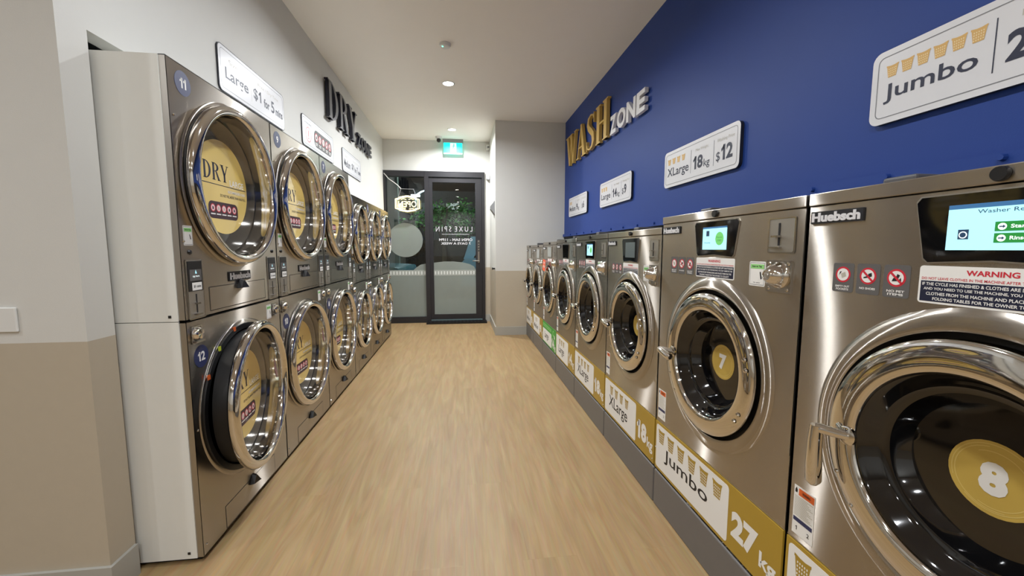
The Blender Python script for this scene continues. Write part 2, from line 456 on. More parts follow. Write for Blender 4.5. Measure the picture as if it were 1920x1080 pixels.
dr = MB()
dr.box(-0.55, 0.392, FY0, FY1, 2.44, 2.53, FRAME).box(0.345, 0.392, FY0, FY1, 0, 2.44, FRAME).box(-0.55, -0.535, FY0, FY1, 0, 2.44, FRAME)
d1 = struct('door_1', dr)
lf = MB(); LY0, LY1 = YB - 0.005, YB + 0.05
lf.box(-0.535, -0.475, LY0, LY1, 0.05, 2.43, FRAME).box(0.235, 0.343, LY0, LY1, 0.05, 2.43, FRAME)
lf.box(-0.475, 0.235, LY0, LY1, 2.355, 2.43, FRAME).box(-0.475, 0.235, LY0, LY1, 0.05, 0.135, FRAME)
lf.build('door_leaf', d1)
MB().box(-0.475, 0.235, YB + 0.02, YB + 0.028, 0.135, 2.355, CLEAR).build('glass_pane', d1)
fm = MB()
top = [(0.234, 0.90), (0.20, 0.955), (0.13, 0.995), (0.0, 1.025), (-0.15, 1.04), (-0.3, 1.04), (-0.474, 1.02)]
fm.flat([(-0.474, 0.136), (0.234, 0.136)] + top, YB + 0.017, FROST)
fm.box(-0.474, 0.234, YB + 0.0155, YB + 0.0162, 0.80, 0.895, FROSTB)
for i in range(14):
    fm.flat([(-0.46 + i * 0.05, 0.82), (-0.438 + i * 0.05, 0.82), (-0.438 + i * 0.05, 0.875), (-0.46 + i * 0.05, 0.875)], YB + 0.015, FROSTW)
fm.build('frosted_film', d1)
lt = MB()
lt.text('L U X E  S P I N', -0.43, 0.18, 1.545, 1.63, YB + 0.016, SIGNW, -0.005, mirror=True)
lt.box(-0.33, 0.13, YB + 0.0155, YB + 0.0165, 1.497, 1.503, SIGNW)
lt.text('OPEN 5AM - 11PM', -0.38, 0.18, 1.385, 1.43, YB + 0.016, SIGNW, 0.02, mirror=True)
lt.text('7 DAYS A WEEK', -0.35, 0.15, 1.325, 1.365, YB + 0.016, SIGNW, 0.02, mirror=True)
lt.build('window_lettering', d1)
hd = MB()
hd.box(0.268, 0.30, LY0 - 0.012, LY0, 1.02, 1.40, SATIN)
for i in range(4): hd.lathe(0.284, 1.22 + 0.045 * i, [(0, LY0 - 0.02), (0.011, LY0 - 0.02), (0.012, LY0 - 0.012)], BPLAST, n=10)
hd.tube([(0.284, LY0 - 0.012, 1.05), (0.284, LY0 - 0.05, 1.05), (0.27, LY0 - 0.055, 1.05), (0.18, LY0 - 0.055, 1.05)], 0.011, SATIN)
hd.build('door_handle', d1)
t = MB(); t.box(-0.60, 0.41, YB - 0.20, YB - 0.03, 0.0, 0.03, BLACK)
for i in range(16): t.box(-0.57 + i * 0.061, -0.535 + i * 0.061, YB - 0.19, YB - 0.04, 0.03, 0.036, BLACK)
tag(t.build('threshold_mat'), 'black ribbed rubber threshold strip on the floor before the glass door', 'mat')

# ------------------------------------------------------------------ ceiling and small wall fixtures
WORDS = ['third ceiling downlight from the glass door, over the dryer row start', 'bright round ceiling downlight in the middle of the aisle, behind the smoke detector', 'bright round ceiling downlight nearest the green exit sign']
for i, (x, y) in enumerate(LAMPS):
    lab = WORDS[i] if i < 3 else 'round white ceiling downlight over the dryer with stickers 11 and 12, above the frame' if i == 3 else 'round white ceiling downlight over the front of the shop behind the photographer'
    t = thing('downlight', lab, 'ceiling light', (x, y, CEIL), 0, 'recessed ceiling downlights')
    MB().lathe(0, 0, [(0.055, 0.0), (0.056, -0.005), (0.066, -0.006), (0.07, 0.0)], WHITEP, n=32, axis='z').build('trim_ring', t)
    MB().lathe(0, 0, [(0.0001, -0.002), (0.056, -0.002)], LENS, n=32, axis='z').build('lens', t)
    ld = bpy.data.lights.new('downlight_bulb', 'AREA'); ld.shape = 'DISK'; ld.size = 0.105; ld.energy = LAMP_W * LAMP_K[i]
    ld.color = (0.965, 1.0, 1.045); ld.spread = R(160)
    lo = bpy.data.objects.new('downlight_bulb', ld); COL.objects.link(lo); lo.parent = t; lo.location = (0, 0, -0.008)

t = thing('smoke_detector', 'small round white smoke detector with a green light on the ceiling', 'smoke detector', (-0.125, 3.75, CEIL))
MB().lathe(0, 0, [(0.0001, -0.032), (0.03, -0.032), (0.045, -0.025), (0.05, -0.012), (0.05, 0)], WHITEP, n=28, axis='z').build('housing', t)
MB().lathe(-0.02, 0, [(0.0001, -0.035), (0.006, -0.033), (0.007, -0.03)], LEDG, n=10, axis='z', cy=-0.02).build('indicator_light', t)

t = thing('exit_sign', 'glowing green running-man exit sign hung under the ceiling before the door', 'exit sign', (-0.125, 6.86, CEIL))
MB().box(-0.165, 0.165, -0.03, 0.03, -0.055, 0, GREYPL).build('housing', t, bevel=0.004)
p = MB(); p.box(-0.15, 0.15, -0.006, 0.006, -0.215, -0.055, EXITG); p.flat([(-0.045, -0.21), (0.055, -0.21), (0.055, -0.06), (-0.045, -0.06)], -0.0065, EXITW)
p.flat(circ(0.015, -0.08, 0.011, 12), -0.007, FIGURE)
for a in ([(0.01, -0.09), (0.022, -0.093), (0.012, -0.135), (-0.004, -0.132)], [(0.01, -0.13), (0.004, -0.14), (0.03, -0.165), (0.036, -0.195), (0.045, -0.193), (0.04, -0.16)],
          [(-0.004, -0.13), (0.006, -0.136), (-0.012, -0.165), (-0.036, -0.18), (-0.04, -0.172), (-0.018, -0.158)], [(0.02, -0.095), (0.045, -0.115), (0.04, -0.121), (0.014, -0.105)],
          [(0.008, -0.092), (-0.022, -0.112), (-0.018, -0.119), (0.006, -0.104)]):
    p.flat(a, -0.007, FIGURE)
p.build('illuminated_panel', t)
MB().box(-0.15, 0.15, -0.012, 0.012, -0.232, -0.215, EXITT).build('edge_strip', t)

t = thing('security_camera', 'small white turret security camera on the ceiling left of the exit sign', 'security camera', (-0.345, 6.72, CEIL))
MB().lathe(0, 0, [(0.0001, -0.03), (0.04, -0.03), (0.052, -0.02), (0.055, 0)], WHITEP, n=24, axis='z').build('base', t)
p = MB(); p.lathe(0, -0.055, [(0.0001, -0.034), (0.014, -0.031), (0.026, -0.022), (0.033, -0.006), (0.034, 0.006), (0.028, 0.02), (0.0001, 0.034)], BPLAST, n=20); p.build('lens_ball', t)
t = thing('motion_sensor', 'small white motion sensor high in the corner right of the exit sign', 'sensor', (0.45, 6.93, 2.93))
MB().box(-0.03, 0.024, -0.05, 0.019, -0.04, 0.045, WHITEP).build('housing', t, bevel=0.006)
MB().lathe(0.0, 0.0, [(0.0001, -0.062), (0.012, -0.058), (0.018, -0.049)], GREYPL, n=12).build('sensor_lens', t)
t = thing('wall_bracket', 'small grey door-closer bracket on white wall right of the door top', 'bracket', (0.45, 6.92, 2.44))
MB().box(-0.03, 0.022, -0.02, 0.028, -0.03, 0.06, WHITEP).build('back_plate', t)
MB().tube([(-0.02, -0.02, -0.015), (0.0, -0.06, -0.035), (0.02, -0.09, -0.04)], 0.012, GREYPL).build('closing_arm', t)
t = thing('leaflet_holder', 'grey wedge-shaped holder on the edge of the white return wall', 'holder', (XRT, 6.0, 1.85))
MB().add([(-0.0005, -0.1, -0.1), (-0.0005, 0.1, -0.1), (-0.0005, 0.1, 0.1), (-0.0005, -0.1, 0.1), (-0.06, -0.06, -0.02), (-0.06, 0.06, -0.02), (-0.06, 0.06, 0.02), (-0.06, -0.06, 0.02)],
         [(0, 1, 2, 3), (4, 7, 6, 5), (0, 4, 5, 1), (1, 5, 6, 2), (2, 6, 7, 3), (3, 7, 4, 0)], GREYPL).build('shell', t)
t = MB(); t.tube([(XRT - 0.0005, 5.9, 0.965), (XRT - 0.03, 5.9, 0.965), (XRT - 0.045, 5.9, 0.965)], [0.012, 0.012, 0.022], BPLAST)
tag(t.build('door_stopper'), 'small black rubber door stopper knob on the return wall at dado height', 'door stopper')
t = thing('switch_plate', 'white wall plate with a round push button left of the dryers', 'switch', (-1.52, 1.51, 1.018))
MB().box(-0.07, 0.062, -0.009, -0.0005, -0.041, 0.041, WHITEP).build('plate', t, bevel=0.003)
MB().lathe(-0.006, 0.0, [(0.0001, -0.016), (0.006, -0.016), (0.009, -0.013), (0.01, -0.009)], WHITEP, n=16).build('button', t)

# LED sign in the window, facing the street
t = thing('open_sign', 'warm glowing OPEN sign hanging inside the left window, seen reversed', 'neon sign', (-0.875, 6.86, 1.985))
MB().prism(rr(-0.19, -0.13, 0.19, 0.13, 0.03), 0.012, 0.016, CLEAR).build('acrylic_backing', t)
def plaque(k):
    pts = [(-0.19, 0.075), (-0.145, 0.085), (-0.12, 0.105), (-0.06, 0.118), (0, 0.128), (0.06, 0.118), (0.12, 0.105), (0.145, 0.085), (0.19, 0.075),
           (0.19, -0.075), (0.145, -0.085), (0.12, -0.105), (0.06, -0.115), (0, -0.125), (-0.06, -0.115), (-0.12, -0.105), (-0.145, -0.085), (-0.19, -0.075)]
    q = [(x * k, 0, z * k) for x, z in pts]
    return q + q[:2]
n_ = MB(); n_.tube(plaque(1.0), 0.009, NEON, n=6, cap=False); n_.tube(plaque(0.87), 0.004, NEON, n=6, cap=False); n_.build('neon_outline', t)
n_ = MB(); n_.text('OPEN', -0.145, 0.145, -0.05, 0.045, 0.004, NEON, 0.0, depth=0.01, mirror=True); n_.build('neon_lettering', t)
n_ = MB()
for sx in (-1, 1):
    n_.tube([(sx * 0.1, 0.003, 0.07), (sx * 0.055, 0.003, 0.085), (sx * 0.02, 0.003, 0.07)], 0.005, NEON, n=6); n_.tube([(sx * 0.1, 0.003, -0.07), (sx * 0.03, 0.003, -0.08)], 0.005, NEON, n=6)
n_.build('neon_scroll', t)
for pts in ([(-0.15, 0.0, 0.09), (-0.1, 0.02, 0.245)], [(0.15, 0.0, 0.09), (0.1, 0.02, 0.245)], [(-0.1, 0.02, 0.245), (0.07, 0.02, 0.24), (0.1, 0.02, 0.245)]):
    MB().tube(pts, 0.004, GREYPL, n=6).build('hanging_wire', t)
MB().tube([(-0.1, 0.02, 0.245), (-0.15, 0.02, 0.30), (-0.21, 0.02, 0.345), (-0.29, 0.02, 0.40), (-0.335, 0.02, 0.455), (-0.365, 0.02, 0.49)], 0.007, WHITEP, n=6).build('power_cable', t)

ld = bpy.data.lights.new('sign_glow', 'POINT'); ld.energy = 2.2; ld.color = (1, .78, .38); ld.shadow_soft_size = .06
lo = bpy.data.objects.new('sign_glow', ld); COL.objects.link(lo); lo.parent = t; lo.location = (-0.12, -0.03, -0.03)
# ------------------------------------------------------------------ printed pieces
def ICON(mb, cx, cz, r, y, kind, hi=True):
    mb.flat(circ(cx, cz, r, 24), y, RED); mb.flat(circ(cx, cz, r * 0.78, 24), y - 0.0003, PAPER)
    yy = y - 0.0006
    if kind == 0:      # a sheet of tissue
        mb.flat([(cx - r * .1, cz - r * .45), (cx + r * .45, cz - r * .2), (cx + r * .3, cz + r * .35), (cx - r * .25, cz + r * .1)], yy, BEIGEP)
        mb.flat([(cx - r * .5, cz - r * .1), (cx - r * .4, cz + r * .35), (cx - r * .15, cz + r * .4), (cx - r * .35, cz + r * .1)], yy, BLACKP)
    elif kind == 1:    # a boot
        mb.flat([(cx - r * .5, cz - r * .3), (cx, cz - r * .2), (cx + r * .5, cz - r * .02), (cx + r * .45, cz + r * .4), (cx + r * .1, cz + r * .3), (cx - r * .05, cz), (cx - r * .5, cz - r * .15)], yy, BLACKP)
    elif kind == 2:    # a dog with a bowl
        mb.flat([(cx - r * .45, cz - r * .4), (cx + r * .1, cz - r * .35), (cx + r * .25, cz), (cx + r * .4, cz + r * .3), (cx + r * .1, cz + r * .45), (cx, cz + r * .15), (cx - r * .3, cz - r * .05)], yy, BLACKP)
        mb.flat([(cx + r * .2, cz - r * .4), (cx + r * .55, cz - r * .35), (cx + r * .5, cz + r * .05), (cx + r * .3, cz - r * .2)], yy, BLACKP)
    elif kind == 3:    # a flame
        mb.flat([(cx - r * .3, cz - r * .4), (cx + r * .3, cz - r * .4), (cx + r * .35, cz), (cx, cz + r * .5), (cx - r * .35, cz)], yy, BLACKP)
    else:
        mb.flat([(cx - r * .4, cz - r * .25), (cx + r * .4, cz - r * .25), (cx + r * .25, cz + r * .2), (cx - r * .25, cz + r * .2)], yy, BEIGEP)
    if kind in (1, 2, 4):
        k = r * 0.085
        mb.flat([(cx - r * .6 - k, cz + r * .6 - k), (cx + r * .6 - k, cz - r * .6 - k), (cx + r * .6 + k, cz - r * .6 + k), (cx - r * .6 + k, cz + r * .6 + k)], yy - 0.0003, RED)

def basket(mb, cx, cz, w, h, y, m, hole):
    t, bt = w / 2, w * 0.33
    mb.flat([(cx - t * .92, cz + h * .38), (cx - bt, cz - h / 2), (cx + bt, cz - h / 2), (cx + t * .92, cz + h * .38)], y, m)
    mb.flat([(cx - t, cz + h * .5), (cx - t, cz + h * .36), (cx + t, cz + h * .36), (cx + t, cz + h * .5), (cx + t * .3, cz + h * .43), (cx - t * .3, cz + h * .43)], y - 0.0002, m)
    for i in range(5):
        for j in range(4):
            px = cx + (i - 2) * w * 0.14; pz = cz - h * .36 + j * h * .18
            mb.flat([(px - w * .032, pz - h * .05), (px + w * .032, pz - h * .05), (px + w * .036, pz + h * .05), (px - w * .036, pz + h * .05)], y - 0.0004, hole)

# display serif capitals, unit height
def serif(ch):
    P = []
    def rect(a, b, c, d): P.append([(a, c), (b, c), (b, d), (a, d)])
    def stem(x, w=.15):
        rect(x, x + w, 0, 1); rect(x - .06, x + w + .06, 0, .035); rect(x - .06, x + w + .06, .965, 1)
    def bowl(cx, cy, ox, oy, ix, iy):
        n = 14
        for i in range(n):
            a, b_ = R(-90 + 180 * i / n), R(-90 + 180 * (i + 1) / n)
            P.append([(cx + ix * math.cos(a), cy + iy * math.sin(a)), (cx + ox * math.cos(a), cy + oy * math.sin(a)), (cx + ox * math.cos(b_), cy + oy * math.sin(b_)), (cx + ix * math.cos(b_), cy + iy * math.sin(b_))])
    adv = .72
    if ch == 'H': stem(.08); stem(.48); rect(.2, .5, .48, .525)
    elif ch == 'D': stem(.08); bowl(.2, .5, .44, .5, .28, .462)
    elif ch == 'R':
        stem(.08); bowl(.2, .745, .38, .255, .22, .218)
        P.append([(.30, .52), (.43, .50), (.66, .0), (.50, .0)]); rect(.46, .73, 0, .035)
    elif ch == 'Y':
        P.append([(.05, 1), (.22, 1), (.43, .42), (.27, .42)]); P.append([(.60, 1), (.65, 1), (.42, .40), (.36, .45)])
        rect(.275, .425, 0, .46); rect(.21, .49, 0, .035); rect(0, .29, .965, 1); rect(.52, .74, .965, 1)
    elif ch == 'W':
        P.append([(.04, 1), (.20, 1), (.34, 0), (.27, 0)]); P.append([(.27, 0), (.33, 0), (.47, .82), (.43, .9)])
        P.append([(.34, 1), (.50, 1), (.66, 0), (.59, 0)]); P.append([(.59, 0), (.65, 0), (.83, 1), (.78, 1)])
        rect(-.02, .56, .965, 1); rect(.70, .91, .965, 1); adv = .92
    elif ch == 'A':
        P.append([(.06, 0), (.11, 0), (.37, .96), (.34, 1)]); P.append([(.30, 1), (.40, 1), (.65, 0), (.48, 0)])
        rect(.14, .54, .29, .335); rect(-.01, .19, 0, .035); rect(.41, .72, 0, .035)
    elif ch == 'S':
        pts = [(.52, .80), (.45, .93), (.31, .975), (.17, .91), (.13, .76), (.2, .63), (.33, .52), (.45, .40), (.48, .22), (.41, .08), (.27, .025), (.13, .07), (.06, .2)]
        ws = [.03, .045, .05, .10, .13, .15, .16, .15, .13, .09, .05, .045, .03]
        L = []
        for i, (x, z) in enumerate(pts):
            a, b_ = pts[max(i - 1, 0)], pts[min(i + 1, len(pts) - 1)]
            d = math.hypot(b_[0] - a[0], b_[1] - a[1]); nx, nz = -(b_[1] - a[1]) / d, (b_[0] - a[0]) / d
            L.append(((x + nx * ws[i] / 2, z + nz * ws[i] / 2), (x - nx * ws[i] / 2, z - nz * ws[i] / 2)))
        for i in range(len(L) - 1): P.append([L[i][0], L[i][1], L[i + 1][1], L[i + 1][0]])
        rect(.50, .535, .70, .98); rect(.045, .08, .02, .30); adv = .62
    return P, adv
def serif_fit(mb, s, x0, x1, z0, z1, y, m, depth=0.0):
    tot = sum(serif(c)[1] for c in s); k = (x1 - x0) / tot; h = z1 - z0; x = x0
    for c in s:
        P, a = serif(c)
        for p in P:
            q = [(x + px * k, z0 + pz * h) for px, pz in p]
            if depth: mb.prism(q, y - depth, y, m)
            else: mb.flat(q, y, m)
        x += a * k

def stud_mesh(r, h, m, n=10):
    return MB().lathe(0, 0, [(.0001, -h), (r * .7, -h * .85), (r, 0)], m, n=n).mesh('stud')
BOLT = stud_mesh(.008, .007, CHROME); RIVET = stud_mesh(.005, .004, CHROME, 8); LOCK = stud_mesh(.01, .006, BPLAST, 14)
def stud(me, name, parent, x, y, z):
    o = bpy.data.objects.new(name, me); COL.objects.link(o); o.parent = parent; o.location = (x, y, z)
# ------------------------------------------------------------------ washing machines
XF = 0.93
def washer(no, y1, w, h, size, kg, nb, screen, handle, label, plabel, banner='gold'):
    t = thing('washing_machine', label, 'washing machine', (XF, y1, 0.178), R(-90), 'washing machines along the blue wall')
    Z = -0.178
    k = w / 0.795; up = h - 1.395; cx = w / 2; cz = 0.82 + Z
    ro = 0.32 * (k * 0.45 + 0.55); g = 0.004
    hz = h + Z
    # plinth the machine stands on
    p = MB(); p.box(g, w - g * 0.5, -0.004, 0.47, 0.0, 0.178, GREYP)
    po = p.build('machine_plinth', None, (XF, y1, 0), (0, 0, R(-90)), bevel=0.006)
    tag(po, plabel, 'plinth', 'grey plinths under the washing machines')
    c = MB()
    c.box(g, w - g, 0.003, 0.47, 0.002, hz - 0.012, STEEL, skip=('f',))
    c.plate_hole(g, w - g, 0.432 + Z, hz - 0.034, cx, cz, ro - 0.01, 0.0, STEEL)
    for (a, b_, c0, d) in ((g, w - g, 0.432 + Z, 0.432 + Z), ):
        c.box(a, b_, 0.0, 0.006, c0 - 0.004, d, EDGE)
    c.box(g, g + 0.002, 0, 0.01, 0.432 + Z, hz - 0.034, EDGE).box(w - g - 0.002, w - g, 0, 0.01, 0.432 + Z, hz - 0.034, EDGE)
    c.build('cabinet', t)
    s = MB(); s.box(g, w - g, -0.004, 0.46, hz - 0.031, hz, STEEL); s.build('top_panel', t, bevel=0.002)
    s = MB(); s.lathe(w * 0.5, hz - 0.0155, [(0.0001, -0.012), (0.012 * k, -0.012), (0.0135 * k, -0.008), (0.0135 * k, -0.0045)], BPLAST, n=20); s.build('top_lock', t)
    s = MB(); s.box(w * 0.085, w * 0.185, 0.14, 0.30, hz + 0.0005, hz + 0.034, LIDM); s.build('dispenser_lid', t, bevel=0.006)
    # embossed ring round the door
    s = MB(); s.lathe(cx, cz, [(ro + 0.004, 0.0005), (ro, -0.003), (ro - 0.006, -0.0075), (ro - 0.013, -0.0100), (ro - 0.030, -0.0125), (ro - 0.038, -0.012), (ro - 0.0415, -0.009), (ro - 0.042, 0.03)], STEEL, n=96); s.build('door_surround', t)
    rg = ro - 0.0418
    s = MB(); s.lathe(cx, cz, [(rg, 0.026), (rg - 0.012, 0.022), (rg - 0.03, 0.012), (rg - 0.09, 0.005)], BLACK, n=72); s.build('door_gasket', t)
    # door
    rd = ro - 0.0545; ri = rd * 0.75
    s = MB(); s.lathe(0, 0, [(rd - 0.014, 0.010), (rd - 0.001, 0.004), (rd, -0.012), (rd - 0.0006, -0.022), (rd - 0.003, -0.0265), (rd - 0.0075, -0.029), (rd - 0.02, -0.0325), (rd - 0.036, -0.0345), (ri + 0.014, -0.034), (ri + 0.004, -0.032), (ri + 0.0008, -0.0285), (ri - 0.002, -0.022), (ri - 0.004, 0.01)], CHROME, n=112)
    d = s.build('door', t, (cx, 0, cz))
    s = MB(); s.lathe(0, 0, [(ri - 0.002, -0.022), (ri - 0.012, -0.012), (ri - 0.022, 0.012), (ri - 0.03, 0.02), (ri - 0.04, 0.022), (ri - 0.046, 0.034), (ri - 0.06, 0.054), (0.0001, 0.056)], PORT, n=72)
    gl = s.build('porthole_glass', d)
    s = MB(); q = 0.071 if no == 8 else 0.066 * min(1, k * 1.05)
    s.flat(circ(0, 0, q, 36), 0.0545, GOLD)
    for (r0, a0, a1) in ((.93, 20, 200), (.86, 100, 290), (.80, 250, 400), (.9, 230, 330), (.74, 30, 120)):
        s.add([(q * rr2 * math.cos(R(a0 + (a1 - a0) * i / 20)), 0.0542, q * rr2 * math.sin(R(a0 + (a1 - a0) * i / 20))) for i in range(21) for rr2 in (r0, r0 - 0.025)], [(2 * i, 2 * i + 2, 2 * i + 3, 2 * i + 1) for i in range(20)], GOLDL)
    s.text(str(no), -q * .34, q * .34, -q * .45, q * .45, 0.0538, PAPER, 0.06, keep=True)
    s.build('number_sticker', d)
    for a in (10, 18, -36, -28):
        stud(BOLT, 'hinge_bolt', d, (rd - 0.022) * math.cos(R(a)), -0.034, (rd - 0.022) * math.sin(R(a)))
    for a in (205, 222):
        stud(RIVET, 'rivet', d, (rd - 0.012) * math.cos(R(a)), -0.031, (rd - 0.012) * math.sin(R(a)))
    hx, hzz = -rd + 0.016, -0.012
    s = MB()
    s.tube([(hx + 0.05, -0.026, hzz + 0.004), (hx + 0.03, -0.044, hzz + 0.004), (hx, -0.055, hzz + 0.002), (hx - 0.012, -0.062, hzz)], [0.012, 0.011, 0.0125, 0.014], CHROME, n=14)
    s.lathe(hx + 0.04, hzz + 0.004, [(0.022, -0.029), (0.022, -0.036), (0.016, -0.04), (0.0001, -0.04)], CHROME, n=20)
    if handle == 'down':
        pts = [(hx - 0.012, -0.062, hzz + 0.008), (hx - 0.012, -0.064, hzz - 0.03), (hx - 0.012, -0.063, hzz - 0.09), (hx - 0.012, -0.061, hzz - 0.135), (hx - 0.012, -0.060, hzz - 0.146)]
        s.tube(pts, [0.014, 0.0155, 0.0175, 0.0175, 0.009], CHROME, n=14)
    else:
        pts = [(hx - 0.018, -0.062, hzz), (hx + 0.0, -0.063, hzz - 0.003), (hx + 0.04, -0.063, hzz - 0.01), (hx + 0.065, -0.062, hzz - 0.014), (hx + 0.072, -0.062, hzz - 0.015)]
        s.tube(pts, [0.014, 0.015, 0.016, 0.016, 0.008], CHROME, n=14)
    s.build('door_handle', d)
    # name badge
    s = MB(); zb = 1.316 + up + Z
    s.box(0.014 * k, 0.156 * k, -0.004, 0, zb, zb + 0.031 * k, BLACKP)
    s.text('Huebsch', 0.018 * k, 0.15 * k, zb + 0.004, zb + 0.031 * k - 0.003, -0.0045, SIGNW, 0.045, depth=0.002); s.build('name_badge', t)
    # control panel
    zc0, zc1 = 1.222 + up + Z, 1.352 + up + Z
    s = MB()
    def trap(e):
        return [(cx - 0.128 * k - e, zc1 + e - 0.01), (cx - 0.12 * k - e, zc1 + e), (cx + 0.12 * k + e, zc1 + e), (cx + 0.128 * k + e, zc1 + e - 0.01), (cx + 0.108 * k + e, zc0 + 0.01 - e), (cx + 0.1 * k, zc0 + 0.002 - e), (cx, zc0 + 0.008 - e), (cx - 0.1 * k, zc0 + 0.002 - e), (cx - 0.108 * k - e, zc0 + 0.01 - e)]
    s.prism(trap(0.003), -0.003, 0, EDGE); s.prism(trap(0), -0.0045, -0.003, GLOSSB if screen != 'grey' else SLOTM)
    cpn = s.build('control_panel', t)
    s = MB(); a, b_ = cx - 0.071 * k, cx + 0.071 * k; c0, c1 = zc0 + 0.026, zc1 - 0.02; ys = -0.0048
    if screen == 'ready':
        s.box(a, b_, -0.0055, -0.004, c0, c1 - 0.008, SCREEN); s.box(a, b_, -0.0056, -0.004, c1 - 0.008, c1, SCREENH)
        s.text('Washer Ready', cx - 0.026, cx + 0.055, c1 - 0.02, c1 - 0.011, -0.006, SCRTXT)
        s.box(a + 0.018, a + 0.034, -0.006, -0.005, c0 + 0.02, c0 + 0.038, SCRTXT); s.flat(circ(a + 0.026, c0 + 0.028, 0.0065, 16), -0.0063, SCRWHT); s.flat(circ(a + 0.026, c0 + 0.028, 0.0048, 16), -0.0065, SCRTXT)
        for i, tx in enumerate(('Start', 'Rinse')):
            zz = c0 + 0.033 - i * 0.02
            s.box(cx + 0.0, b_ - 0.006, -0.006, -0.005, zz, zz + 0.0165, SCRGREEN); s.flat(circ(cx + 0.01, zz + 0.008, 0.006, 16), -0.0063, SCRWHT)
            s.text(tx, cx + 0.021, cx + 0.043, zz + 0.005, zz + 0.0115, -0.0063, SCRWHT, 0.02)
            s.flat([(cx + 0.006, zz + 0.007), (cx + 0.011, zz + 0.007), (cx + 0.011, zz + 0.005), (cx + 0.0145, zz + 0.008), (cx + 0.011, zz + 0.011), (cx + 0.011, zz + 0.009), (cx + 0.006, zz + 0.009)], -0.0066, SCRTXT)
    elif screen == 'lit':
        s.box(a, b_, -0.0055, -0.004, c0, c1 - 0.006, SCREEN); s.box(a, b_, -0.0056, -0.004, c1 - 0.006, c1, SCREENH)
        s.flat(circ(cx + 0.032 * k, (c0 + c1) / 2 - 0.002, 0.024 * k, 24), -0.006, SCRGRN2)
        s.text('Press for', cx + 0.016 * k, cx + 0.048 * k, (c0 + c1) / 2, (c0 + c1) / 2 + 0.006, -0.0063, SCRGREEN); s.text('START', cx + 0.02 * k, cx + 0.044 * k, (c0 + c1) / 2 - 0.012, (c0 + c1) / 2 - 0.005, -0.0063, SCRGREEN)
        s.box(cx - 0.048 * k, cx - 0.03 * k, -0.006, -0.005, c1 - 0.034, c1 - 0.014, SCRTXT); s.text('Ready', cx - 0.058 * k, cx - 0.02 * k, c0 + 0.022, c0 + 0.028, -0.006, SCRTXT)
    elif screen == 'dim':
        s.box(a, b_, -0.0055, -0.004, c0, c1, SCROFF)
    elif screen == 'dark':
        s.box(a, b_, -0.0052, -0.004, c0, c1, GLOSSB)
    else:
        s.box(a - 0.03 * k, b_ + 0.03 * k, -0.0055, -0.004, c0 - 0.01, c1 + 0.008, LCDG)
    s.build('display', cpn)
    # coin slot and coin box lock
    xa, xb = 0.663 * k, 0.757 * k; z0, z1 = 1.242 + up + Z, 1.338 + up + Z
    s = MB(); s.ring(rr(xa - 0.004, z0 - 0.004, xb + 0.004, z1 + 0.004, 0.003, 1), rr(xa, z0, xb, z1, 0.003, 1), -0.0025, SATIN); s.box(xa, xb, -0.0015, 0.0, z0, z1, SLOTM)
    xm = (xa + xb) / 2 - 0.008
    s.box(xm - 0.003, xm + 0.003, -0.003, -0.0014, z0 + 0.018, z1 - 0.012, BLACKP); s.box(xm - 0.016, xm + 0.008, -0.016, -0.0014, (z0 + z1) / 2 - 0.006, (z0 + z1) / 2, SATIN)
    s.box(xm - 0.028, xm + 0.012, -0.012, -0.0014, z0 + 0.01, z0 + 0.015, SATIN); s.build('coin_slot', t)
    z0, z1 = 1.122 + up + Z, 1.217 + up + Z; zm = (z0 + z1) / 2 + 0.004; xm = (xa + xb) / 2 + 0.004
    s = MB(); s.box(xa, xb, -0.004, 0, z0, z1, SATIN)
    for (px, pz) in ((xa + 0.012, z0 + 0.01), (xb - 0.012, z0 + 0.01), (xa + 0.012, z1 - 0.01), (xb - 0.012, z1 - 0.01)):
        s.lathe(px, pz, [(0.0001, -0.0075), (0.004, -0.007), (0.006, -0.004)], CHROME, n=10)
    r = 0.036 * k
    s.lathe(xm, zm, [(r + 0.003, -0.004), (r + 0.003, -0.007), (r, -0.010), (r * .92, -0.02), (r * .78, -0.032), (r * .55, -0.043), (r * .42, -0.047), (r * .38, -0.044), (0.0001, -0.044)], CHROME, n=32)
    s.lathe(xm, zm, [(r * .2, -0.0445), (r * .16, -0.0475), (0.0001, -0.0475)], SLOTM, n=14)
    s.build('coin_box_lock', t)
    # stickers
    zi = 1.182 + up + Z
    for i, (x, ww, tx) in enumerate(((0.115, 'EMPTY OUT', 'POCKETS'), (0.177, 'NO SHOES', ''), (0.239, 'NO PET', 'ITEMS'))):
        x *= k; e = 0.027 * k
        s = MB(); s.prism(rr(x - e, zi - 0.037 * k, x + e, zi + 0.034 * k, 0.005 * k, 3), -0.0006, 0, GREYV)
        ICON(s, x, zi + 0.006 * k, 0.0195 * k, -0.0009, i)
        s.text(ww, x - e * .68, x + e * .68, zi - 0.0255 * k, zi - 0.0205 * k, -0.0009, PAPER, 0.03)
        if tx: s.text(tx, x - e * .6, x + e * .6, zi - 0.0325 * k, zi - 0.0275 * k, -0.0009, PAPER, 0.03)
        s.build('rule_sticker', t)
    xa, xb = 0.283 * k, 0.512 * k; z0, z1 = 1.142 + up + Z, 1.217 + up + Z
    s = MB(); s.prism(rr(xa, z0, xb, z1, 0.006, 4), -0.0006, 0, PAPER); zs = z0 + (z1 - z0) * 0.60
    s.flat([(xa + 0.004, z0 + 0.004), (xb - 0.004, z0 + 0.004), (xb - 0.004, zs), (xa + 0.004, zs)], -0.0009, NAVY)
    xm = (xa + xb) / 2
    s.text('WARNING', xm - 0.037 * k, xm + 0.037 * k, z1 - 0.0165, z1 - 0.0065, -0.0009, RED, 0.03)
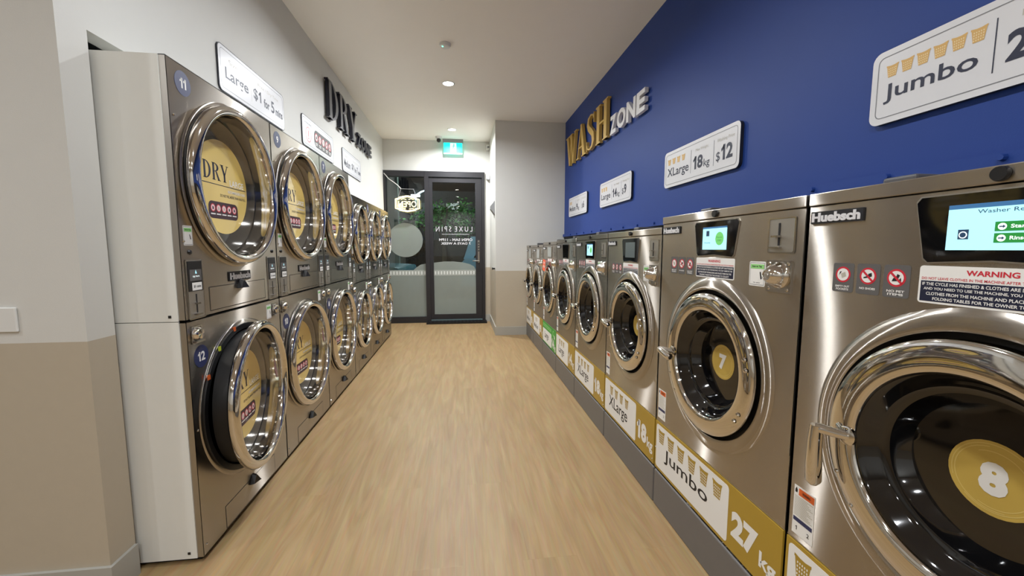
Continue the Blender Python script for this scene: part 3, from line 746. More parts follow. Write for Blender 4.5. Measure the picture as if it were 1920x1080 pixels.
    s.text('DO NOT LEAVE CLOTHES IN THE MACHINE AFTER THE CYCLE IS FINISHED', xa + 0.005, xb - 0.005, zs + 0.0025, zs + 0.0075, -0.0009, RED, 0.01)
    L = ['IF THE CYCLE HAS FINISHED & CLOTHES ARE LEFT UNATTENDED', 'AND YOU NEED TO USE THE MACHINE, YOU MAY REMOVE THE', 'CLOTHES FROM THE MACHINE AND PLACE THEM ON THE', 'FOLDING TABLES FOR THE OWNER TO COLLECT']
    for i, l in enumerate(L):
        zz = zs - 0.009 - i * 0.0097; e = 0.007 + (0.004, 0.007, 0.012, 0.024)[i] * k - 0.004
        s.text(l, xa + e, xb - e, zz, zz + 0.006, -0.0012, PAPER, 0.02)
    s.build('warning_sticker', t)
    xa, xb = 0.585 * k, 0.655 * k; z0, z1 = 1.133 + up + Z, 1.211 + up + Z
    s = MB(); s.prism(rr(xa, z0, xb, z1, 0.005, 3), -0.0006, 0, PAPER)
    for (a, b_, c0, c1) in ((xa + .004, xb - .004, z1 - .005, z1 - .004), (xa + .004, xa + .005, z0 + .005, z1 - .005), (xb - .005, xb - .004, z0 + .005, z1 - .005), (xa + .004, xb - .004, z0 + .004, z0 + .005)):
        s.flat([(a, c0), (b_, c0), (b_, c1), (a, c1)], -0.0009, BLACKP)
    s.flat([(xa + .006, z1 - .023), (xb - .006, z1 - .023), (xb - .006, z1 - .009), (xa + .006, z1 - .009)], -0.0009, GREENL)
    s.text('Scan or Tap', xa + .013 * k, xb - .015 * k, z1 - .0195, z1 - .0125, -0.0012, BLACKP, 0.03)
    s.flat([(xb - .024 * k, z0 + .045), (xb - .019 * k, z0 + .046), (xb - .013 * k, z0 + .024), (xb - .019 * k, z0 + .022)], -0.0009, BLACKP)
    s.text('to pay', xa + .02 * k, xb - .02 * k, z0 + .009, z0 + .013, -0.0009, BLACKP); s.build('payment_sticker', t)
    xa, xb = 0.018 * k, 0.086 * k; z0, z1 = 0.447 + Z, 0.588 + Z
    s = MB(); s.prism([(xa, z0), (xb, z0), (xb, z1), (xa, z1)], -0.0006, 0, PAPER)
    s.flat([(xa + .016 * k, z1 - .024), (xb - .002, z1 - .024), (xb - .002, z1 - .004), (xa + .016 * k, z1 - .004)], -0.0009, ORANGE)
    s.text('WARNING', xa + .028 * k, xb - .014 * k, z1 - .018, z1 - .010, -0.0012, BLACKP, 0.02)
    s.flat([(xa + .004, z1 - .02), (xa + .011 * k, z1 - .02), (xa + .012 * k, z1 - .012), (xa + .008 * k, z1 - .004), (xa + .004 * k, z1 - .012)], -0.0009, BLACKP)
    s.flat([(xa + .003, z0 + .038), (xb - .003, z0 + .038), (xb - .003, z0 + .05), (xa + .003, z0 + .05)], -0.0009, NAVYB)
    for i in range(13):
        zz = z0 + .056 + i * .0045; s.flat([(xa + .004, zz), (xb - .004 - (i % 4) * .006 * k, zz), (xb - .004 - (i % 4) * .006 * k, zz + .0018), (xa + .004, zz + .0018)], -0.0009, BEIGEP)
    s.text('1', xa + .012 * k, xa + .017 * k, z0 + .014, z0 + .026, -0.0009, BLACKP, .02); s.text('2', xb - .018 * k, xb - .011 * k, z0 + .014, z0 + .026, -0.0009, BLACKP, .02)
    s.build('safety_label', t)
    # price banner
    z0, z1 = 0.192 + Z, 0.426 + Z; e = 0.006
    s = MB(); main = OLIVE if banner == 'gold' else GREENP
    s.box(e, w - e, -0.003, 0.004, z0, z1, main)
    xs = w * 0.69
    zt = z1 - 0.012 if banner == 'gold' else z1 - 0.075
    s.prism(rr(0.016, z0 + 0.012, xs, zt, 0.014, 4), -0.0036, -0.003, PAPER)
    if nb == 6: bx = [0.065 + i * 0.084 for i in range(6)]; bw = 0.056
    else: bx = [w * 0.345 + (i - (nb - 1) / 2) * 0.088 * k for i in range(nb)]; bw = 0.056 * k
    if banner == 'gold':
        for x in bx: basket(s, x, z1 - 0.062, bw, bw * 1.12, -0.0039, OLIVE, PAPER)
    s.text(size, w * 0.12, w * 0.54, z0 + (0.045 if 'g' in size else 0.06), z0 + (0.135 if 'g' in size else 0.132), -0.0039, BLACKP, 0.008, keep=size != 'Jumbo')
    zk = z0 + 0.055 if banner == 'gold' else z0 + 0.03
    s.text(kg, w * 0.715, w * 0.875, zk, zk + 0.1, -0.0035, PAPER, 0.055); s.text('kg', w * 0.885, w * 0.972, zk - 0.018, zk + 0.052, -0.0035, PAPER, 0.028)
    if banner != 'gold':
        s.flat([(0.02, z1 - 0.052), (w * 0.66, z1 - 0.052), (w * 0.66, z1 - 0.02), (0.02, z1 - 0.02)], -0.0034, GREENL)
        s.text('DETERGENT FREE', 0.035, w * 0.63, z1 - 0.046, z1 - 0.027, -0.0038, GREENP, 0.03)
        s.text('C', w * 0.78, w * 0.86, z1 - 0.075, z1 - 0.015, -0.0038, GREENL, 0.04); s.text('a', w * 0.87, w * 0.93, z1 - 0.095, z1 - 0.06, -0.0038, PAPER, 0.04)
    for (px, pz) in ((w - 0.02, z0 + 0.02), (0.012, z0 + 0.1)):
        s.lathe(px, pz, [(0.0001, -0.006), (0.003, -0.0055), (0.004, -0.003)], SLOTM, n=8)
    s.build('price_banner', t)
    return t

WG = [
    (8, 0.998, 0.79, 1.395, 'Jumbo', '27', 6, 'ready', 'down', 'nearest and largest stainless washer, number 8 on its door glass, Washer Ready screen', 'grey steel plinth under washer number 8, nearest the camera'),
    (7, 1.797, 0.797, 1.395, 'Jumbo', '27', 6, 'lit', 'side', 'big stainless washer with number 7 on its door and Jumbo 27kg banner', 'grey steel plinth under washer number 7'),
    (6, 2.502, 0.703, 1.350, 'XLarge', '18', 4, 'dim', 'side', 'stainless washer with number 6 on its door and XLarge 18kg banner', 'grey steel plinth under washer number 6'),
    (5, 3.225, 0.721, 1.350, 'XLarge', '18', 4, 'lit', 'side', 'stainless XLarge washer with lit blue screen, between washer 6 and the Large 14kg washer', 'grey steel plinth under the far XLarge 18kg washer with lit screen'),
    (4, 3.900, 0.673, 1.338, 'Large', '14', 3, 'dark', 'side', 'stainless Large 14kg washer with gold banner and dark screen, next to green-banner washer', 'grey steel plinth under the gold-banner Large 14kg washer'),
    (3, 4.572, 0.670, 1.325, 'Large', '14', 3, 'grey', 'side', 'stainless washer with green banner and orange notice hung above its door', 'grey steel plinth under the green-banner washer'),
    (2, 5.192, 0.618, 1.300, 'Medium', '9', 2, 'grey', 'side', 'small stainless Medium washer second from the far end, beside green-banner washer', 'grey steel plinth under the small washer second from the far end'),
    (1, 5.772, 0.578, 1.300, 'Medium', '9', 2, 'grey', 'side', 'farthest small stainless Medium washer against the return wall', 'grey steel plinth under the farthest washer by the return wall'),
]
for a in WG:
    washer(*a, banner='green' if a[0] == 3 else 'gold')
s = MB(); s.prism(rr(-0.065, -0.12, 0.065, 0.0, 0.01, 3), -0.0012, 0, ORANGEB)
s.text('OUT OF', -0.045, 0.045, -0.045, -0.02, -0.0015, PAPER, 0.03); s.text('ORDER', -0.045, 0.045, -0.085, -0.06, -0.0015, PAPER, 0.03)
o = s.build('paper_notice', None, (XF - 0.045, 4.572 - 0.27, 1.135), (R(-2), R(6), R(-90)))
tag(o, 'orange paper notice stuck above the door of the green-banner washer', 'notice')

# ------------------------------------------------------------------ stacked dryers
XD = -1.04
def coin_unit(t, x0, x1, z0, z1):
    s = MB(); s.ring(rr(x0 - .004, z0 - .004, x1 + .004, z1 + .004, .003, 1), rr(x0, z0, x1, z1, .003, 1), -0.003, SATIN)
    s.box(x0, x1, -0.002, 0.0, z0, z1, SLOTM)
    zm = z0 + (z1 - z0) * 0.47
    s.box(x0 + .003, x1 - .003, -0.004, -0.001, zm, z1 - .003, BPLAST); s.box(x0 + .012, x1 - .01, -0.0046, -0.003, zm + .04, z1 - .035, GREYV)
    xm = (x0 + x1) / 2
    s.text('tap here', xm - .018, xm + .022, zm + .052, zm + .062, -0.005, SCRWHT); s.flat([(xm - .003, zm + .068), (xm + .008, zm + .068), (xm + .002, zm + .083)], -0.005, SCREEN)
    s.box(x0 + .022, x1 - .012, -0.0052, -0.003, zm + .003, zm + .033, PAPER); s.text('$1 coins', x0 + .03, x1 - .018, zm + .012, zm + .024, -0.0056, BLACKP, .02)
    s.box(xm - .003, xm + .003, -0.003, -0.0018, z0 + .02, zm - .012, BLACKP); s.box(xm - .012, xm + .006, -0.014, -0.0018, z0 + .055, z0 + .061, SATIN); s.box(xm - .02, xm + .016, -0.014, -0.0018, z0 + .012, z0 + .018, SATIN)
    return s.build('coin_panel', t)
def coin_cup(t, x0, x1, z0, z1):
    s = MB(); s.ring(rr(x0 - .005, z0 - .005, x1 + .005, z1 + .005, .003, 1), rr(x0, z0, x1, z1, .003, 1), -0.004, SATIN); s.box(x0, x1, -.002, 0, z0, z1, SLOTM)
    s.lathe((x0 + x1) / 2 - .006, (z0 + z1) / 2 + .004, [(.026, -.002), (.025, -.014), (.019, -.022), (.0001, -.024)], CHROME, n=20)
    s.box(x0, x1, -.016, -.002, z0, z0 + .007, SATIN)
    return s.build('coin_return', t)
def small_pay(t, x0, z0):
    s = MB(); s.prism(rr(x0, z0, x0 + .052, z0 + .075, .003, 2), -0.0006, 0, PAPER)
    s.flat([(x0 + .005, z0 + .052), (x0 + .047, z0 + .052), (x0 + .047, z0 + .066), (x0 + .005, z0 + .066)], -.0009, GREENL); s.text('Scan or Tap', x0 + .009, x0 + .043, z0 + .056, z0 + .062, -.0012, BLACKP, .03)
    s.flat([(x0 + .033, z0 + .042), (x0 + .037, z0 + .042), (x0 + .043, z0 + .024), (x0 + .038, z0 + .023)], -.0009, BLACKP)
    for (a, b_, c0, c1) in ((.002, .003, .003, .072), (.049, .05, .003, .072), (.003, .049, .003, .004), (.003, .049, .071, .072)):
        s.flat([(x0 + a, z0 + c0), (x0 + b_, z0 + c0), (x0 + b_, z0 + c1), (x0 + a, z0 + c1)], -.0009, BLACKP)
    return s.build('payment_sticker', t)
def num_sticker(t, x, z, no, r=.045):
    s = MB(); s.prism(circ(x, z, r, 32), -.0008, 0, NAVYB); s.text(str(no), x - r * .6, x + r * .6, z - r * .42, z + r * .42, -.0012, PAPER, .03, keep=True)
    return s.build('number_sticker', t)
def lint_panel(t, x0, x1, z0, z1, kz):
    s = MB(); g = .0025
    s.box(x0, x1, -.0008, 0, z0, z1, STEELD)
    for (a, b_, c0, c1) in ((x0 - g, x0, z0, z1), (x1, x1 + g, z0, z1), (x0 - g, x1 + g, z1, z1 + g), (x0 - g, x1 + g, z0 - g, z0)):
        s.flat([(a, c0), (b_, c0), (b_, c1), (a, c1)], -.0011, BPLAST)
    p = s.build('lint_panel', t)
    xm = (x0 + x1) / 2
    MB().add([(xm - .026, -.001, kz - .016), (xm + .026, -.001, kz - .016), (xm + .007, -.001, kz + .028), (xm - .007, -.001, kz + .028), (xm - .022, -.018, kz - .014), (xm + .022, -.03, kz - .014), (xm + .005, -.02, kz + .02), (xm - .005, -.02, kz + .02)],
             [(0, 1, 2, 3), (4, 7, 6, 5), (0, 4, 5, 1), (1, 5, 6, 2), (2, 6, 7, 3), (3, 7, 4, 0)], BPLAST).build('pull_knob', p)
    return p

def dryer(n0, n1, y0, w, h, zs, cu, cl, r, size, label, ajar=0.0, side=False):
    t = thing('stacked_dryer', label, 'tumble dryer', (XD, y0, 0), R(90), 'stacked dryers along the white wall')
    k = w / 0.79; cx = w / 2; g = .0015; dep = 0.9
    b_ = MB(); b_.box(g + .006, w - g, .03, dep, .02, h - .004, SIDEP, skip=('f',)); b_.box(g + .02, w - g - .02, .02, dep, 0, .02, BLACK)
    b_.build('cabinet', t)
    if side:
        p = MB(); p.box(-.002, .006, .022, dep, .022, zs - .0015, SIDEP).box(-.002, .006, .022, dep, zs + .0015, h - .001, SIDEP)
        for z in (.04, zs + .015): p.box(-.0035, -.002, .045, .055, z, z + .01, BPLAST)
        p.build('side_panel', t)
    for (za, zb, nm, cz) in ((zs + .0025, h, 'upper_front_panel', cu), (.02, zs - .0025, 'lower_front_panel', cl)):
        f = MB(); f.plate_hole(g, w - g, za, zb, cx, cz, r - .03, 0, STEELD)
        f.box(g, g + .004, .0, .03, za, zb, EDGE).box(w - g - .004, w - g, 0, .03, za, zb, EDGE).box(g, w - g, 0, .03, zb - .003, zb, EDGE).box(g, w - g, 0, .03, za, za + .003, EDGE)
        f.lathe(cx, cz, [(r - .03, 0), (r - .031, .07), (r - .045, .075), (r - .05, .4), (.0001, .42)], BLACK, n=56)
        f.build(nm, t)
        f = MB(); f.lathe(cx, cz, [(r + .016, -.0003), (r + .012, -.0035), (r + .006, -.005), (r - .012, -.005), (r - .03, -.002), (r - .033, .01)], STEELD, n=80); f.build('door_surround', t)
        f = MB(); f.lathe(cx, cz, [(r - .002, -.005), (r - .003, -.0102), (r - .026, -.0102), (r - .03, -.004)], BLACK, n=64); f.build('door_gasket', t)
        # door, pivoting on its right edge
        a = ajar if cz == cl else 0.0
        dx = r
        d = MB(); d.lathe(-dx, 0, [(r - .03, -.0105), (r - .004, -.011), (r + .002, -.014), (r + .0045, -.022), (r + .003, -.032), (r - .002, -.041), (r - .01, -.0475), (r - .019, -.0495), (r - .028, -.0475), (r - .035, -.042), (r - .039, -.034), (r - .041, -.02), (r - .043, .01), (r - .046, .057)], CHROME, n=112)
        do = d.build('door', t, (cx + dx, -.001, cz), (0, 0, a))
        MB().lathe(-dx, 0, [(r - .006, -.0108), (r - .012, -.004), (r - .034, .0), (r - .036, .058), (r - .046, .0585)], BLACK, n=64).build('door_seal', do)
        gm = MB(); gm.lathe(-dx, 0, [(r - .046, .054), (r - .052, .0515), (r - .057, .0505), (.0001, .0505)], DGLASS, n=64); gm.build('door_glass', do)
        s = MB(); q = r * 0.61; y = .0495; X = -dx
        s.flat(circ(X, 0, q, 56), y, GOLDC)
        serif_fit(s, 'DRY', X - q * .66, X + q * .26, q * .13, q * .49, y - .0004, NAVY)
        s.text(size, X + q * .29, X + q * (.86 if size == 'LARGE' else .9), q * .07, q * .21, y - .0004, PAPER, .01)
        s.flat([(X - q * .93, q * .035), (X + q * .93, q * .035), (X + q * .93, q * .05), (X - q * .93, q * .05)], y - .0004, NAVY)
        s.text('RECOMMENDED LOAD', X + q * .2, X + q * .9, -q * .09, -q * .03, y - .0004, PAPER, .02); s.text('DO NOT FILL MORE THAN HALF FULL', X - q * .1, X + q * .92, -q * .2, -q * .14, y - .0004, NAVY, .005)
        s.flat(rr(X - q * .55, -q * .68, X + q * .55, -q * .32, q * .12, 6), y - .0004, MAROON)
        for i in range(5):
            px = X + (i - 2) * q * .2; s.flat(circ(px, -q * .46, q * .085, 16), y - .0007, RED); s.flat(circ(px, -q * .46, q * .066, 16), y - .0009, PINK)
            s.flat([(px - q * .025, -q * .495), (px + q * .03, -q * .49), (px + q * .02, -q * .44), (px - q * .02, -q * .425)], y - .0011, MAROON if i in (0, 3, 4) else BEIGEP)
            s.flat([(px - q * .08, -q * .6), (px + q * .08, -q * .6), (px + q * .08, -q * .575), (px - q * .08, -q * .575)], y - .0007, PAPER)
        s.build('size_sticker', do)
        if cz == cl:
            s = MB()
            for ang, m in ((128, YELLOW), (150, ORANGE), (105, ORANGE)):
                px, pz = cx + (r - .004) * math.cos(R(ang)), cz + (r - .004) * math.sin(R(ang)); s.box(px - .009, px + .009, -.0105, -.0085, pz - .01, pz + .01, m)
            if ajar: s.build('marker_tape', t)
    num_sticker(t, .088 * k, h - .068, n0); num_sticker(t, .078 * k, zs - .152, n1)
    c0, c1 = zs + .005, zs + .23
    coin_unit(t, .027 * k, .118 * k, c0, c1); coin_unit(t, w - .118 * k, w - .027 * k, c0, c1)
    for x in (.055 * k, w - .055 * k): stud(LOCK, 'panel_lock', t, x, 0, c1 + .032)
    small_pay(t, .026 * k, c1 + .058); small_pay(t, w - .155 * k, zs - .1)
    coin_cup(t, .032 * k, .085 * k, zs - .09, zs - .03); coin_cup(t, w - .085 * k, w - .032 * k, zs - .09, zs - .03)
    s = MB(); zb = zs + .13
    s.box(cx - .092 * k, cx + .092 * k, -.004, 0, zb, zb + .042, BLACKP); s.text('Huebsch', cx - .085 * k, cx + .085 * k, zb + .006, zb + .036, -.0045, SIGNW, .045, depth=.002); s.build('name_badge', t)
    lint_panel(t, .16 * k, w - .16 * k, zs + .02, zs + .115, zs + .108); lint_panel(t, .165 * k, w - .165 * k, .028, .126, .118)
    for z in (h - .2, cu - .25, cl - .02, .06): stud(RIVET, 'panel_screw', t, .026, 0, z)
    return t
DZ = [
    (11, 12, 1.645, .79, 'large stainless stacked dryer with stickers 11 and 12, lower door ajar', R(6.8), True),
    (9, 10, 2.437, .777, 'large stainless stacked dryer with stickers 9 and 10 between two large stacks', 0, False),
    (7, 8, 3.216, .777, 'large stainless stacked dryer with sticker 7, under the pictogram warning sign', 0, False),
]
for (a, c, y, w, lab, aj, sd) in DZ:
    dryer(a, c, y, w, 1.94, .976, 1.53, .558, .345, 'LARGE', lab, aj, sd)
MZ = [(5, 6, 3.996, 'lower medium stacked dryer right beside the large stack with sticker 7'), (3, 4, 4.666, 'medium stacked dryer in the middle of the three lower stacks'), (1, 2, 5.336, 'medium stacked dryer at the far end of the row by the window')]
for (a, c, y, lab) in MZ:
    dryer(a, c, y, .668, 1.77, .915, 1.40, .525, .295, 'MEDIUM', lab)

# ------------------------------------------------------------------ wall signs
def sign_plate(name, label, loc, rz, w, h, edge, group, dep=.0205):
    t = thing(name, label, 'sign', loc, rz, group)
    s = MB(); s.prism(rr(0, 0, w, h, .03, 6), -dep, -.0005, SIGNB if edge == 'rim' else SIGNW, SIGNB)
    if edge == 'rim': s.prism(rr(.0045, .0045, w - .0045, h - .0045, .026, 6), -dep - .0005, -dep, SIGNW)
    s.ring(rr(.02, .02, w - .02, h - .02, .02, 6), rr(.0225, .0225, w - .0225, h - .0225, .018, 6), -dep - .0008, LINEP)
    s.build('board', t)
    return t
def price_sign(y1, size, kg, price, nb, label):
    w, h = .80, .245
    t = sign_plate('price_sign', label, (XB, y1, 1.683), R(-90), w, h, 'plain', 'washer price signs on the blue wall')
    s = MB(); y = -.0212
    for i in range(nb): basket(s, .068 + i * (.0465 if nb > 4 else .06), .172, .042 if nb < 5 else .039, .04, y, TAN, TANL)
    s.text(size, .045, .045 + min(.27, .048 * len(size) + .02), .055 if 'g' in size else .065, .13, y, NAVY, .012)
    s.flat([(.338, .05), (.341, .05), (.341, .195), (.338, .195)], y, NAVY); s.flat([(.575, .05), (.578, .05), (.578, .195), (.575, .195)], y, NAVY)
    s.text('Max Weight', .39, .52, .168, .19, y, BEIGEP, -.005); s.text('Washing Price', .605, .755, .168, .192, y, BEIGEP, -.005)
    s.text(kg, .365, .365 + .052 * len(kg), .065, .145, y, NAVY, .035); s.text('kg', .375 + .052 * len(kg), .435 + .052 * len(kg), .052, .11, y, NAVY, .008)
    s.text('$', .60, .635, .06, .12, y, NAVY, .01); s.text(price, .645, .645 + .05 * len(price), .065, .15, y, NAVY, .035)
    s.build('lettering', t)
price_sign(5.462, 'Medium', '9', '6', 2, 'farthest white price sign on the blue wall, reading Medium 9kg $6')
price_sign(4.205, 'Large', '14', '9', 3, 'white Large 14kg $9 price sign on the blue wall')
price_sign(2.825, 'XLarge', '18', '12', 4, 'white XLarge 18kg $12 price sign on the blue wall above washer 7')
price_sign(1.335, 'Jumbo', '27', '16', 6, 'nearest white Jumbo price sign with six baskets on the blue wall')

def dry_sign(y0, lab, size, mins):
    t = sign_plate('dryer_sign', lab, (XW, y0, 2.09), R(90), .79, .245, 'rim', 'signs over the dryers', .009)
    s = MB(); y = -.0098
    s.text('Size', .10, .19, .165, .19, y, BEIGEP, -.005); s.text(size, .06, .30, .06, .14, y, NAVY, .018); s.flat([(.335, .05), (.337, .05), (.337, .19), (.335, .19)], y, BEIGEP)
    s.text('Price / Dry Time', .42, .70, .165, .19, y, BEIGEP, -.005)
    s.text('$1', .36, .455, .07, .145, y, NAVY, .02); s.text('for', .49, .565, .07, .125, y, NAVY, .03); s.text(mins, .59, .635, .07, .145, y, NAVY, .02); s.text('mins', .655, .76, .07, .12, y, NAVY, .03)
    s.build('lettering', t)
dry_sign(2.385, 'white sign over dryer 11 reading Large $1 for 5 mins', 'Large', '5')
dry_sign(4.61, 'small white sign below ZONE reading Medium $1 for 7 mins', 'Medium', '7')
t = sign_plate('dryer_sign', 'white warning sign with dark pictogram strip over dryer 9', (XW, 3.51, 2.09), R(90), .79, .245, 'rim', 'signs over the dryers', .009)
s = MB(); y = -.0098
s.text('WARNING', .05, .21, .185, .2, y, NAVY, .01)
s.ring(circ(.13, .105, .06, 32), circ(.13, .105, .055, 32), y, RED); s.flat([(.126, .09), (.134, .09), (.136, .14), (.124, .14)], y, RED); s.flat(circ(.13, .075, .006, 12), y, RED)
s.flat(rr(.26, .045, .73, .19, .06, 6), y, GREYV)
for i in range(5):
    ICON(s, .315 + i * .09, .13, .036, y - .0004, (3, 4, 0, 1, 2)[i]); s.flat([(.285 + i * .09, .075), (.345 + i * .09, .075), (.345 + i * .09, .082), (.285 + i * .09, .082)], y - .0004, PAPER); s.flat([(.29 + i * .09, .062), (.34 + i * .09, .062), (.34 + i * .09, .068), (.29 + i * .09, .068)], y - .0004, PAPER)
s.build('lettering', t)

def word(name, label, chars, loc, rz, width, height, depth, m, srf):
    t = thing(name, label, 'sign', loc, rz)
    if srf:
        tot = sum(serif(c)[1] for c in chars); x = 0
        for c in chars:
            P, a = serif(c); kk = width / tot
            b_ = MB()
            for i, p in enumerate(P): b_.prism([(x + px * kk, pz * height) for px, pz in p], -.012 - depth - (i % 5) * .0001, -.012, LETTERF if m is NAVYL else m, m)
            b_.box(x + .3 * kk, x + .34 * kk, -.0125, -.0005, height * .45, height * .5, GREYPL)
            b_.build('letter', t); x += a * kk
    else:
        x = 0; ws = {'Z': .9, 'O': 1.1, 'N': 1.05, 'E': .9}; tot = sum(ws[c] for c in chars)
        for c in chars:
            kk = width / tot; b_ = MB(); b_.text(c, x + .06 * kk, x + (ws[c] - .06) * kk, 0, height, -.012 - depth / 2, m, .035, depth=depth)
            b_.box(x + .42 * kk, x + .5 * kk, -.0125, -.0005, height * .9, height * .97, GREYPL); b_.build('letter', t); x += ws[c] * kk
    return t
word('wash_lettering', 'large gold raised serif letters WASH on the blue wall', 'WASH', (XB, 5.54, 2.352), R(-90), 1.60, .385, .035, GOLDM, True)
word('zone_lettering', 'white raised letters ZONE on the blue wall', 'ZONE', (XB, 3.91, 2.345), R(-90), .78, .17, .03, WHITEL, False)
word('dry_lettering', 'large dark raised serif letters DRY on the white wall', 'DRY', (XW, 4.08, 2.485), R(90), 1.06, .35, .035, NAVYL, True)
word('zone_lettering', 'dark raised letters ZONE on the white wall after DRY', 'ZONE', (XW, 5.17, 2.495), R(90), .76, .15, .03, NAVYL, False)

# ------------------------------------------------------------------ the street outside at night
ASPH = mat('asphalt', '2a2b2e', 0.8, noise=0.2, nscale=40)
PAVE = mat('footpath_concrete', '8b8c88', 0.8, noise=0.06, nscale=10)
RENDER = mat('neighbour_render', '7c8078', 0.8, noise=0.04)
PALE = mat('grey_cladding', '4c4f50', 0.7, noise=0.05)
LEAF = [mat('leaf_green_%d' % i, c, 0.5, noise=0.2, nscale=3) for i, c in enumerate(('4a8f42', '2b5c33', '86c878'))]
BARK = mat('tree_bark', '4a3f34', 0.9, noise=0.2)
CARW = mat('pale_blue_car_paint', '9cc4dc', 0.25, 0.2, coat=0.6)
CART = mat('teal_car_paint', '6fa9bb', 0.25, 0.2, coat=0.6)
CARD = mat('dark_car_paint', '16181f', 0.25, 0.2, coat=0.6)
CARG = mat('car_window_glass', '0c1014', 0.08)
HEADL = mat('car_headlamp', 'ffffff', 0.2, emit='f4f8ff', es=3.0)
STLAMP = mat('street_lamp_glow', 'ffffff', 0.4, emit='d8f4ff', es=25.0)
struct('exterior_ground', MB().box(-14, 14, YB + 0.1, 30, -0.2, -0.04, ASPH).box(-14, 14, YB + 0.1, 10.4, -0.04, -0.02, PAVE))
struct('exterior_wall', MB().box(-4.2, -1.38, 9.2, 9.4, -0.02, 4.5, RENDER).box(-1.46, -1.38, 7.3, 9.2, 3.2, 4.5, RENDER))
struct('exterior_building', MB().box(-9, 9, 24, 24.4, -0.04, 7.5, mat('dark_facade', '23242a', 0.8, noise=0.1)))
t = thing('shop_building', 'pale clad shopfront across the street behind the trees', 'building', (-0.5, 21, -0.04))
MB().box(-1.8, 2.6, 0, 2, 0, 4.2, PALE).build('facade', t)
for i in range(6): MB().box(-1.7 + .72 * i, -1.08 + .72 * i, -.03, -.0005, 2.7, 3.6, mat('lit_shop_window', 'cfd8d4', 0.4, emit='d4dcd8', es=0.5 if i in (2, 3) else 0.12) if i == 2 else mat('curtain_window', '767c7c', 0.6)).build('window_panel', t)
def tree(label, loc, cr, h, n, mats, seed):
    t = thing('street_tree', label, 'tree', loc, 0, 'trees across the footpath')
    rnd = random.Random(seed); tr = MB()
    tr.tube([(0, 0, 0), (.05, 0, h * .4), (0, .03, h * .8)], [.09, .07, .04], BARK)
    for a in range(5): tr.tube([(0, 0, h * .55), (math.cos(a * 1.3) * cr * .5, math.sin(a * 1.3) * cr * .5, h * (.75 + .05 * a))], [.04, .015], BARK, n=6)
    tr.build('trunk', t)
    lf = MB(); cl = [(rnd.uniform(-cr, cr), rnd.uniform(-cr * .6, cr * .6), rnd.uniform(h * .68, h), rnd.uniform(.25, .5)) for _ in range(14)]
    for i in range(n):
        c = rnd.choice(cl); u = Vector((rnd.gauss(0, 1), rnd.gauss(0, 1), rnd.gauss(0, 1))).normalized() * c[3] * rnd.random() ** .4
        p = Vector(c[:3]) + u; d = Vector((rnd.gauss(0, 1), rnd.gauss(0, 1), rnd.gauss(-.3, .6))).normalized(); e = d.orthogonal().normalized() * .045; d = d * .12
        lf.add([tuple(p), tuple(p + d * .5 + e), tuple(p + d), tuple(p + d * .5 - e)], [(0, 1, 2, 3)], mats[rnd.randrange(len(mats))])
    lf.build('foliage', t)
tree('bushy green tree outside the left window behind the frosted circle', (-2.6, 11.6, -.04), .8, 2.4, 1500, LEAF, 1)
tree('leafy green tree outside behind the door lettering', (-.62, 13.6, -.04), .75, 2.75, 1500, LEAF, 2)
tree('darker leafy tree outside to the right behind the door glass', (1.0, 16.6, -.04), .9, 2.7, 900, LEAF[:2], 3)
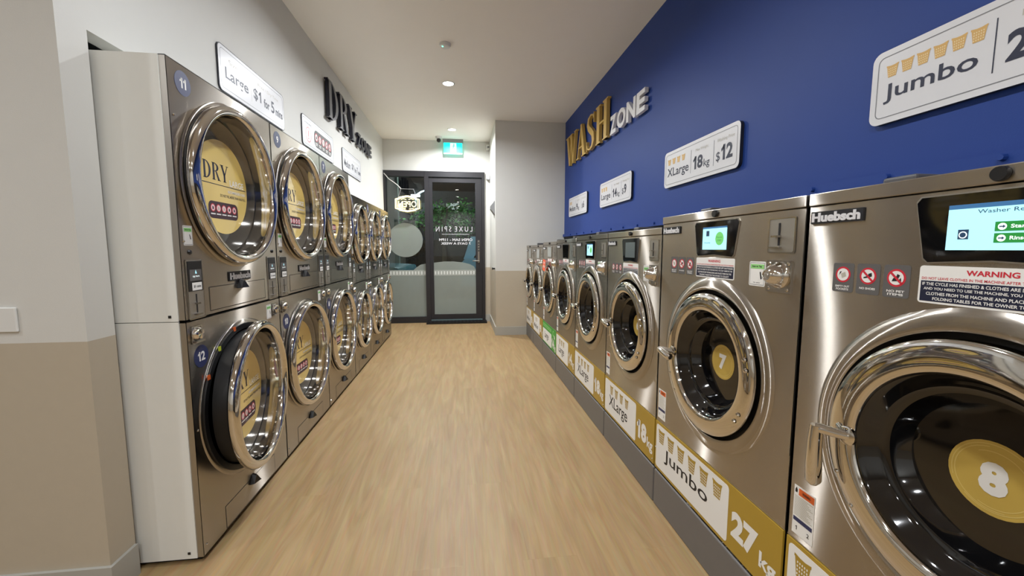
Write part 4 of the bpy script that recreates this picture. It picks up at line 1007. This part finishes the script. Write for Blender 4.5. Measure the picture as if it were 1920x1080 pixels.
def car(name, label, loc, rz, paint, lamps, tall):
    t = thing(name, label, 'car', loc, rz, None)
    L, W_ = 4.2, 1.75; top = 1.62 if tall else 1.42
    body = [(0, .3), (0, .75), (.1, .95), (.95, 1.02), (L - .15, 1.05), (L, .9), (L, .3)]
    b_ = MB(); b_.prism(body, -W_ / 2, W_ / 2, paint); b_.build('body', t, bevel=.06)
    rx = 3.92 if tall else 3.6
    roof = [(.75, 1.0), (1.5, top), (rx, top), (L - .08, 1.02)]
    b_ = MB(); b_.prism(roof, -W_ / 2 + .1, W_ / 2 - .1, paint); b_.build('roof', t, bevel=.05)
    b_ = MB()
    for sy in (-1, 1):
        yy = sy * (W_ / 2 - .095)
        b_.prism([(1.0, 1.06), (1.55, top - .08), (2.4, top - .08), (2.4, 1.06)], yy - .005, yy + .005, CARG); b_.prism([(2.5, 1.06), (2.5, top - .08), (3.55, top - .08), (3.85, 1.06)], yy - .005, yy + .005, CARG)
    b_.add([(.83, -W_ / 2 + .2, 1.06), (.83, W_ / 2 - .2, 1.06), (1.42, W_ / 2 - .2, top - .06), (1.42, -W_ / 2 + .2, top - .06)], [(0, 1, 2, 3)], CARG)
    b_.add([(L - .06, -W_ / 2 + .2, 1.08), (L - .06, W_ / 2 - .2, 1.08), (rx + .05, W_ / 2 - .2, top - .08), (rx + .05, -W_ / 2 + .2, top - .08)], [(0, 1, 2, 3)], CARG)
    b_.build('windows', t)
    for px in (.85, 3.35):
        for sy in (-1, 1):
            b_ = MB(); b_.lathe(px, .33, [(.0001, sy * (W_ / 2 + .01)), (.2, sy * (W_ / 2 + .01)), (.22, sy * (W_ / 2 + .02)), (.33, sy * (W_ / 2)), (.33, sy * (W_ / 2 - .2))], BLACK, n=24); b_.build('wheel', t)
    for sy in (-1, 1):
        b_ = MB(); b_.box(-.02, .1, sy * .62 - .16, sy * .62 + .16, .68, .82, HEADL if lamps else PALE); b_.build('headlamp', t)
car('car', 'pale blue car parked outside, seen at the right of the door glass', (4.22, 11.2, -.04), R(174), CARW, False, True)
car('car', 'teal car outside the left window just above the frosted film', (-1.0, 8.35, -.04), R(176), CART, False, False)
car('car', 'dark parked car outside, behind the door glass', (-4.6, 16.0, -.04), R(0), CARD, True, True)
t = thing('street_lamp', 'lit street lamp on a slim pole seen through the left window', 'street lamp', (-2.05, 19, -.04))
MB().tube([(0, 0, 0), (0, 0, 3.75)], .05, GREYPL).build('pole', t)
MB().tube([(0, 0, 3.7), (.25, -.1, 3.85), (.7, -.2, 4.0)], .04, GREYPL).build('arm', t)
MB().box(-.17, .2, -.3, -.05, 3.64, 3.71, STLAMP).build('lamp_head', t)
for (x, y, z, e, c) in ((-2.0, 18.6, 3.9, 120, (.75, .9, 1)), (1.9, 8.9, 3.6, 150, (.45, .75, 1.0)), (-.9, 10.0, 3.9, 190, (.8, 1, .88))):  # first sits at the street lamp; others lack fixtures, last added to brighten foliage
    ld = bpy.data.lights.new('street_and_fill_light', 'POINT'); ld.energy = e; ld.color = c; ld.shadow_soft_size = .3
    lo = bpy.data.objects.new('street_and_fill_light', ld); COL.objects.link(lo); lo.location = (x, y, z)
